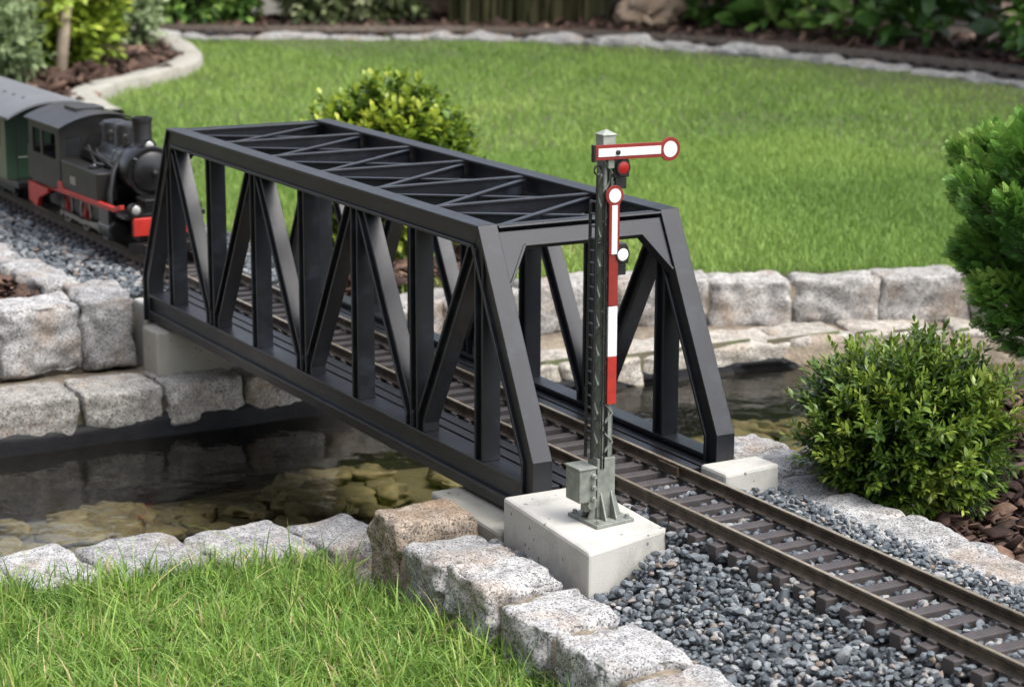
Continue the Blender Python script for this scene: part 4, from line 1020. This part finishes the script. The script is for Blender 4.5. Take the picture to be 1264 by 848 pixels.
# ------------------------------------------------------------------ plants
def foliage_cloud(name, c, rad, n, leaf, tmpl, mat, parent, lob=.22, lobf=5., shell=.75, up=.35, flat=None, tipbias=True, seed=0., cut=None, per=9, spl=.02, rvar=.28, shoots=0.):
    """leafy sprigs spread through a lobed ellipsoid; leaves whorl up each sprig and point outward"""
    c = np.array(c); rad = np.array(rad); d = rng.normal(size=(n, 3)); d /= np.linalg.norm(d, axis=1)[:, None]
    lobes = 1+lob*vnoise(d, lobf*.5, seed+2.)+lob*.5*vnoise(d, lobf, seed+9.)
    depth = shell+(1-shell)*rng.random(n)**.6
    P = c+d*rad*(lobes*depth)[:, None]
    if shoots: depth = depth+(rng.random(n) < shoots)*rng.uniform(.06, .26, n)*(d[:, 2] > -.2); P = c+d*rad*(lobes*depth)[:, None]
    if cut is not None: k = P[:, 2] > cut; P = P[k]; d = d[k]; depth = depth[k]; n = len(P)
    ax = d/rad*rad.mean(); ax = ax/np.linalg.norm(ax, axis=1)[:, None]+np.array([0, 0, up])+rng.normal(size=(n, 3))*.28
    ax /= np.linalg.norm(ax, axis=1)[:, None]
    fr = frame_from(ax); T = []; Q = []; Sc = []; Rn = []
    tone = .5+.42*vnoise(P, 1.5/max(rad), seed)+.25*vnoise(P, 5/max(rad), seed+4)
    for j in range(per):
        t = (j+.3)/per; ang = j*2.4+rng.uniform(0, 1.2, n); spread = 1.15-.75*t
        dirs = np.stack([np.cos(ang)*spread, np.full(n, .35+.8*t), np.sin(ang)*spread], 1); dirs = np.einsum('nij,nj->ni', fr, dirs)
        T.append(P+ax*(spl*(t-.4))[..., None] if np.ndim(spl) else P+ax*spl*(t-.4)); Q.append(frame_from(dirs+rng.normal(size=(n, 3))*.15, rng.uniform(-.5, .5, n)))
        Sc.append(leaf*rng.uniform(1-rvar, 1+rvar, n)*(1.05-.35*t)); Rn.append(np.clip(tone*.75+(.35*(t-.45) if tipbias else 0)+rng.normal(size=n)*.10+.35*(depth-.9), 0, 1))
    me = scatter_mesh(name, tmpl, np.concatenate(T), np.concatenate(Q), np.concatenate(Sc), np.concatenate(Rn)); 
    me.vertices.foreach_get; 
    o0 = ORG[parent]; co = np.empty(len(me.vertices)*3, np.float32); me.vertices.foreach_get('co', co); co = co.reshape(-1, 3)-np.array(o0); me.vertices.foreach_set('co', co.ravel().astype(np.float32))
    return link(name, me, mat, parent)
def stems(c, base_z, rad, n, parent, r0=.003, name='stems', mat=BARK, top=.8):
    g = G(); c = Vector(c)
    for i in range(n):
        a = 2*math.pi*i/n+rng.uniform(-.4, .4); k = rng.uniform(.2, .85); h_ = (c.z-base_z)+rad[2]*rng.uniform(.1, top)
        e = Vector((c.x+math.cos(a)*rad[0]*k, c.y+math.sin(a)*rad[1]*k, base_z+h_)); b = Vector((c.x+math.cos(a)*.12*rad[0], c.y+math.sin(a)*.12*rad[1], base_z-.01)); m_ = b.lerp(e, .5)+Vector((math.cos(a)*-.06*rad[0], math.sin(a)*-.06*rad[1], .02*h_))
        g.tube([b, m_, e], [r0, r0*.7, r0*.25], 7)
    return g.build(name, mat, parent)
narrow = [leaf_tmpl(.36, .05, .1), leaf_tmpl(.42, .07, .18), leaf_tmpl(.32, .04, .04)]
oval = [leaf_tmpl(.62, .07, .12), leaf_tmpl(.55, .05, .22)]
broad = [leaf_tmpl(.46, .05, .2), leaf_tmpl(.40, .07, .32), leaf_tmpl(.5, .04, .08)]

# boxwood on the right
bx = thing('boxwood_shrub', 'rounded dark green boxwood shrub in bark chips beside the track', 'shrub', (.045, .182, -.043))
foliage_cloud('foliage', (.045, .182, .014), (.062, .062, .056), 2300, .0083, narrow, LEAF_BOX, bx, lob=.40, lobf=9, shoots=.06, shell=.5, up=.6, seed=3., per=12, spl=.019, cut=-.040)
stems((.045, .182, .014), -.043, (.064, .064, .054), 16, bx, .0022)
# golden shrub behind the bridge
gs = thing('golden_shrub', 'yellow green leafy shrub on the lawn behind the bridge', 'shrub', (-.95, .30, -.05))
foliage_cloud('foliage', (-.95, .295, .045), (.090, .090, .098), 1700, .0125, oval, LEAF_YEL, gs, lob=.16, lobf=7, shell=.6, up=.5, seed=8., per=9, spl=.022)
stems((-.95, .30, .055), -.05, (.09, .09, .1), 12, gs, .003)
# thuja at the right edge: flat sprays
def spray_tmpl():
    V = []; F = []
    def leaflet(p, d, l, w):
        b = len(V); p = np.array(p); d = np.array(d); s = np.array([-d[1], d[0], 0]); V.extend([p, p+d*l*.5+s*w+np.array([0, 0, .02]), p+d*l, p+d*l*.5-s*w+np.array([0, 0, .02])]); F.append((b, b+1, b+2, b+3))
    def unit(a): return (math.sin(a), math.cos(a), 0)
    for k in range(6):
        y = k/6; leaflet((0, y, -.12*y*y), (0, 1, 0), .24, .045)
        for s_ in (-1, 1):
            a = s_*(.85-.3*y); L_ = .46*(1-y*.75); m_ = max(1, int(4*(1-y)))
            for q in range(m_):
                t = (q+.3)/m_; p = np.array([math.sin(a)*L_*t, y+math.cos(a)*L_*t, -.12*y*y-.14*t*t]); leaflet(p, unit(a), .19, .042)
                leaflet(p, unit(a+s_*.8), .15, .036)
    return np.array(V), np.array(F)
spr = [spray_tmpl()]
tc = np.array([.072, .306, .152]); tj = thing('thuja_bush', 'dense green thuja bush with flat sprays at the right picture edge', 'shrub', (.085, .33, -.043))
lobesC = []; PP = []; DD = []; TN = []
for i in range(92):
    dd = rng.normal(size=3); dd /= np.linalg.norm(dd); tipp = dd*np.array([.084, .084, .092])*(rng.uniform(.74, 1.05) if i < 62 else rng.uniform(.35, .75))
    axl = dd*.75+np.array([0, 0, .75]); axl /= np.linalg.norm(axl); L_ = rng.uniform(.042, .066); w_ = rng.uniform(.011, .017); base = tc+tipp-axl*L_*.75; lobesC.append(base+axl*L_*.5)
    m_ = 200; t = rng.random(m_)**.75; th = rng.uniform(0, 6.283, m_); e1 = np.cross(axl, [.3, .5, .81]); e1 /= np.linalg.norm(e1); e2 = np.cross(axl, e1)
    rad_ = w_*np.sin(np.clip(.35+t*2.6, 0, 3.0))**.7*rng.uniform(.55, 1.05, m_); rv = e1[None]*np.cos(th)[:, None]+e2[None]*np.sin(th)[:, None]
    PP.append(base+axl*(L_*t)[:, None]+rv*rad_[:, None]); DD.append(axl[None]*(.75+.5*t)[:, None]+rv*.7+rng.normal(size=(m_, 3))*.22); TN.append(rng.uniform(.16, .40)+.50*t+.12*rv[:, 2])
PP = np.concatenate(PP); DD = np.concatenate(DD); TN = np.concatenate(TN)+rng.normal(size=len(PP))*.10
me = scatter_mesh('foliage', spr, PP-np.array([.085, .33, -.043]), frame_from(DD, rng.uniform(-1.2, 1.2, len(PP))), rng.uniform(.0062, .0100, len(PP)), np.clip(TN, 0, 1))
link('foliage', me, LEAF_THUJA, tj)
g = G(); g.tube([(.085, .33, -.05), (.084, .331, .03), (.080, .328, .12), (.075, .322, .20)], [.008, .007, .0045, .0015], 10)
for i in range(26):
    lcx = Vector(lobesC[i]); b = Vector((.082, .329, .03+.10*rng.random())); g.tube([b, b.lerp(lcx, .55)+Vector((0, 0, .008)), lcx], [.0035, .0025, .001], 6)
g.build('trunk', BARK, tj)

def bush(name, label, c, rad, n, leaf, tm, mat, base=-.045, seed=1., lob=.2, per=7, spl=.04, up=.35, shell=.6, lobf=6., ns=10, r0=.006, cat='shrub'):
    t = thing(name, label, cat, (c[0], c[1], base))
    foliage_cloud('foliage', c, rad, n, leaf, tm, mat, t, lob=lob, lobf=lobf, shell=shell, up=up, seed=seed, per=per, spl=spl, cut=base)
    stems(c, base, rad, ns, t, r0); return t
bush('leafy_shrub', 'large yellow green shrub in the bark bed at the upper left', (-3.12, .56, .14), (.19, .19, .24), 1500, .026, oval, LEAF_GRN, seed=21.)
bush('sage_shrub', 'grey green rounded shrub at the left picture edge behind the carriage', (-2.80, .32, .06), (.15, .15, .155), 1100, .022, narrow, LEAF_GREY, seed=31.)
bush('leafy_shrub', 'small dull green shrub behind the large yellow green one', (-3.45, .86, .02), (.09, .09, .11), 450, .022, oval, LEAF_GREY, seed=41.)
bush('evergreen_shrub', 'dark green shrub in front of the fence beyond the lawn end', (-4.02, 1.21, .10), (.20, .21, .19), 900, .032, oval, LEAF_HEDGE, seed=51.)
bush('variegated_shrub', 'pale variegated shrub in front of the fence right of the dark one', (-3.86, 1.62, .08), (.17, .20, .16), 900, .028, oval, LEAF_VAR, seed=61.)
# stake / slender trunk in the left bed
g = G(); g.tube([(-2.93, .560, -.06), (-2.945, .580, .06), (-3.02, .67, .6)], [.0125, .012, .011], 10); g.at('wooden_stake', STAKEWOOD, 'slender pale wooden stake leaning in the bark bed among the shrubs', 'stake', smooth=True)
# ornamental grass clump, left of the boulder
og = thing('ornamental_grass', 'tall brownish ornamental grass clump left of the tan boulder', 'ornamental grass', (-3.60, 2.0, -.05))
n = 1500; a = rng.uniform(0, 6.283, n); r_ = np.sqrt(rng.random(n)); P = np.stack([-3.62+.13*r_*np.cos(a)-.05, 2.02+.22*r_*np.sin(a), np.full(n, -.05)], 1)-np.array(ORG[og])
blades('blades', P, rng.uniform(.4, .8, n), rng.uniform(.006, .011, n), rng.uniform(.05, .45, n), rng.random(n), 5, REED, og)
# hedge
hg = thing('laurel_hedge', 'dark green broad leaved hedge along the far right behind the track', 'hedge', (-2.6, 2.7, -.05))
HL = smooth_line([(-3.45, 2.45), (-3.0, 2.50), (-2.5, 2.62), (-1.9, 2.62), (-1.1, 2.58), (-.3, 2.5)]); hp = resample(HL, .002)
n = 17000; k = rng.integers(0, len(hp), n); base = np.array([(hp[i][0], hp[i][1]) for i in k]); ang = np.array([hp[i][2] for i in k]); nrm_ = np.stack([-np.sin(ang), np.cos(ang)], 1)
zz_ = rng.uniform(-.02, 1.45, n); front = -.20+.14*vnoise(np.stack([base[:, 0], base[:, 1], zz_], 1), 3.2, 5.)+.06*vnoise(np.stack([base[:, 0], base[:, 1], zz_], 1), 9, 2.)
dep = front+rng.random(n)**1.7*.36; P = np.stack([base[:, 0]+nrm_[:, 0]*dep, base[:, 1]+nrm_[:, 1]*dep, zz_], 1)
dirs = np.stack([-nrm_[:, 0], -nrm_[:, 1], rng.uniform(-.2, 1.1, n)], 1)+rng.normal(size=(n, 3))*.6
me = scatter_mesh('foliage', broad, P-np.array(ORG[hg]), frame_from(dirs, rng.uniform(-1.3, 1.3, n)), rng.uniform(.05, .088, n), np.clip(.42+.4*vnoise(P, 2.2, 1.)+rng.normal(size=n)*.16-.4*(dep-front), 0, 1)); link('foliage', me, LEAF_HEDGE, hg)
g = G()
for i in range(0, len(hp), 60):
    x, y, a = hp[i]; g.tube([(x, y, -.06), (x+rng.uniform(-.04, .04), y+.02, .5), (x+rng.uniform(-.08, .08), y+.05, 1.25)], [.014, .010, .004], 7)
g.build('stems', BARK, hg)
bush('leafy_shrub', 'low dark shrub with long leaves at the foot of the hedge on the far right', (-1.98, 2.36, .06), (.16, .14, .10), 240, .085, broad, LEAF_HEDGE, seed=71., per=5)

# ================================================================== GROUND COVER
def gravel(name, x, y, z, size, label_mat=GRAVEL, sub=1, tm=None):
    n = len(x); P = np.stack([x, y, z], 1); S = size[:, None]*np.stack([rng.uniform(.85, 1.25, n), rng.uniform(.75, 1.05, n), rng.uniform(.5, .8, n)], 1)
    Rm = np.einsum('nij,njk->nik', rot_z(rng.uniform(0, 6.283, n)), rot_rand(n)) ; t_ = rng.random(n) < .6
    Rz = rot_z(rng.uniform(0, 6.283, n)); Rm[t_] = Rz[t_]
    me = scatter_mesh(name, tm, P, Rm, S, rng.random(n), smooth=True); smooth_by_angle(o_ := link(name, me, label_mat), 28); return tag(o_, kind='stuff')
peb_hi = pebbles(8, 2); peb_lo = pebbles(6, 1)
BLK = [(-.0015, -.0965), (.121, -.1095), (.1025, -.0405), (-.0015, -.0345)]; RBK = [(-.003, .049), (-.003, .096), (.0245, .098), (.0295, .049)]
def jitter_grid(x0, x1, y0, y1, s):
    a, b = np.meshgrid(np.arange(x0, x1, s), np.arange(y0, y1, s), indexing='ij'); a = a.ravel()+rng.uniform(-.5, .5, a.size)*s; b = b.ravel()+rng.uniform(-.5, .5, b.size)*s; return a, b
xs, yss, zs, ss = [], [], [], []
for layer, s, dz in ((0, .0045, -.0032), (1, .0045, -.0008), (2, .0068, .0011)):
    a, b = jitter_grid(-.002, .60, -.114, .098, s); k = ~poly_inside(BLK, a, b) & ~poly_inside(RBK, a, b) & (np.abs(b) > .0372); k &= ~((a < .0) & (np.abs(b) < .1))
    a, b = a[k], b[k]; r_ = np.exp(rng.normal(-6.02, .26, len(a))); r_[b > .03] *= .85
    xs.append(a); yss.append(b); zs.append(ballast_z(b)+dz+rng.uniform(-.0012, .0012, len(a))+.0*b); ss.append(r_)
# between the sleepers
a, b = jitter_grid(.008, .60, -.037, .037, .0048); ph = ((a-.0125+.0207*10) % .0207); k = (ph > .0062) & (ph < .0145); a, b = a[k], b[k]
for dz in (-.0095, -.0068): xs.append(a+rng.uniform(-.001, .001, len(a))); yss.append(b+rng.uniform(-.002, .002, len(a))); zs.append(np.full(len(a), dz)+rng.uniform(-.001, .0012, len(a))); ss.append(rng.uniform(.0021, .0034, len(a)))
gravel('ballast_gravel', np.concatenate(xs), np.concatenate(yss), np.concatenate(zs), np.concatenate(ss), sub=2, tm=peb_hi)
xs, yss, zs, ss = [], [], [], []
for s, dz in ((.0080, -.013), (.0088, -.0105)):
    a, b = jitter_grid(-1.75, -.738, -.112, .12, s); ph = ((a+1.772) % .0207); k = (np.abs(b) > .037) | ((ph > .006) & (ph < .0147)); a, b = a[k], b[k]
    xs.append(a); yss.append(b); zs.append(np.where(np.abs(b) > .037, dz+.002, dz+.0015)+rng.uniform(-.001, .001, len(a))); ss.append(np.where(np.abs(b) > .037, rng.uniform(.0034, .0056, len(a)), rng.uniform(.0025, .0036, len(a))))
gravel('ballast_gravel', np.concatenate(xs), np.concatenate(yss), np.concatenate(zs), np.concatenate(ss), tm=peb_lo)
chp = chips(14)
def mulch(name, x, y, z, size):
    n = len(x); Rm = np.einsum('nij,njk->nik', rot_z(rng.uniform(0, 6.283, n)), frame_from(np.stack([rng.normal(size=n)*.5, np.ones(n), rng.normal(size=n)*.5], 1), rng.normal(size=n)*.5))
    me = scatter_mesh(name, chp, np.stack([x, y, z], 1), Rm, size[:, None]*np.stack([rng.uniform(.8, 1.3, n), rng.uniform(.7, 1.3, n), rng.uniform(.35, .9, n)], 1), np.clip(rng.beta(2, 2.2, n), 0, 1)); return tag(link(name, me, MULCH), kind='stuff')
def mulch_area(name, x0, x1, y0, y1, s, r0, r1, z0, dz, test, layers=2):
    A, B, Z, Sz = [], [], [], []
    for L_ in range(layers):
        a, b = jitter_grid(x0, x1, y0, y1, s*(1+.35*L_)); k = test(a, b); a, b = a[k], b[k]; A.append(a); B.append(b); Z.append(z0+dz*L_+rng.uniform(-.3, .5, len(a))*dz); Sz.append(rng.uniform(r0, r1, len(a)))
    return mulch(name, np.concatenate(A), np.concatenate(B), np.concatenate(Z), np.concatenate(Sz))
mulch_area('bark_mulch', -.14, .42, .125, .62, .0085, .0048, .0095, -.039, .004, lambda a, b: (a > interp(NEARX, b)+.03) & (b > .132-.05*(a-.0)), 3)
mulch_area('bark_mulch', -1.45, -.755, -.50, -.148, .010, .006, .0115, -.018, .004, lambda a, b: (a < -.752), 3)
mulch_area('bark_mulch', -1.1, -.765, .13, .47, .013, .008, .017, -.045, .005, lambda a, b: poly_inside(BED_Y, a, b) & (a < interp(WALLX, b)-.05), 3)
mulch_area('bark_mulch', -3.9, -2.3, -.1, 1.0, .026, .014, .032, -.042, .008, lambda a, b: poly_inside(BED_L, a, b), 2)
mulch_area('bark_mulch', -4.1, -.6, .95, 2.7, .034, .014, .03, -.034, .006, lambda a, b: behind_edge(a-0, b-.20) & (b < 2.75), 1)

# lawn in front
def lawn_front():
    n = 52000; x = rng.uniform(-.235, .52, n); y = rng.uniform(-.62, -.155, n)
    nearx = np.interp(y, [-.62, -.36, -.23, -.155], [-.215, -.19, -.166, -.145]); k = x > nearx
    # keep what the picture can see: a wedge in front of the wall
    k &= (y > -.62+.0*(x)) & (y < -.159)
    x, y = x[k], y[k]; n = len(x)
    pn = vnoise(np.stack([x, y], 1), 22, 3.); z = lawn_z(x)-.001
    h = rng.uniform(.009, .026, n)*(1+.4*pn); h[rng.random(n) < .06] *= 1.55
    rn = np.clip(rng.beta(2.2, 2.6, n)+.30*pn+(rng.random(n) < .09)*.5, 0, 1)
    return blades('grass', np.stack([x, y, z], 1), h, rng.uniform(.0009, .0020, n), np.clip(rng.gamma(2.2, .34, n), .05, 2.0), rn, 5, GRASS)
tag(lawn_front(), kind='stuff')
def lawn_far():
    out = []
    for n, x0, x1, y0, y1, h0, h1, w0, w1, seg in ((100000, -1.6, -.5, .1, 1.3, .008, .017, .0010, .0020, 3), (150000, -4.1, -.3, .1, 2.2, .009, .017, .0018, .0034, 2)):
        x = rng.uniform(x0, x1, n); y = rng.uniform(y0, y1, n); wx = interp(WALLX, y)
        k = (x < wx-.052) & (y > .118) & ~behind_edge(x, y) & ~poly_inside(BED_L, x, y) & ~poly_inside(BED_Y, x, y); x, y = x[k], y[k]; n = len(x)
        pn = vnoise(np.stack([x, y], 1), 5, 1.); p2 = vnoise(np.stack([x, y], 1), 1.6, 6.)
        out.append((np.stack([x, y, np.full(n, -.044)], 1), rng.uniform(h0, h1, n)*(1+.3*pn), rng.uniform(w0, w1, n), np.clip(rng.gamma(2., .22, n), .05, 1.4), np.clip(rng.beta(2.4, 2.4, n)*.75+.16*pn+.45*p2+.12, 0, 1)))
    cat_ = [np.concatenate([o[i] for o in out]) for i in range(5)]
    return blades('grass', *cat_, 3, GRASS_FAR)
tag(lawn_far(), kind='stuff')
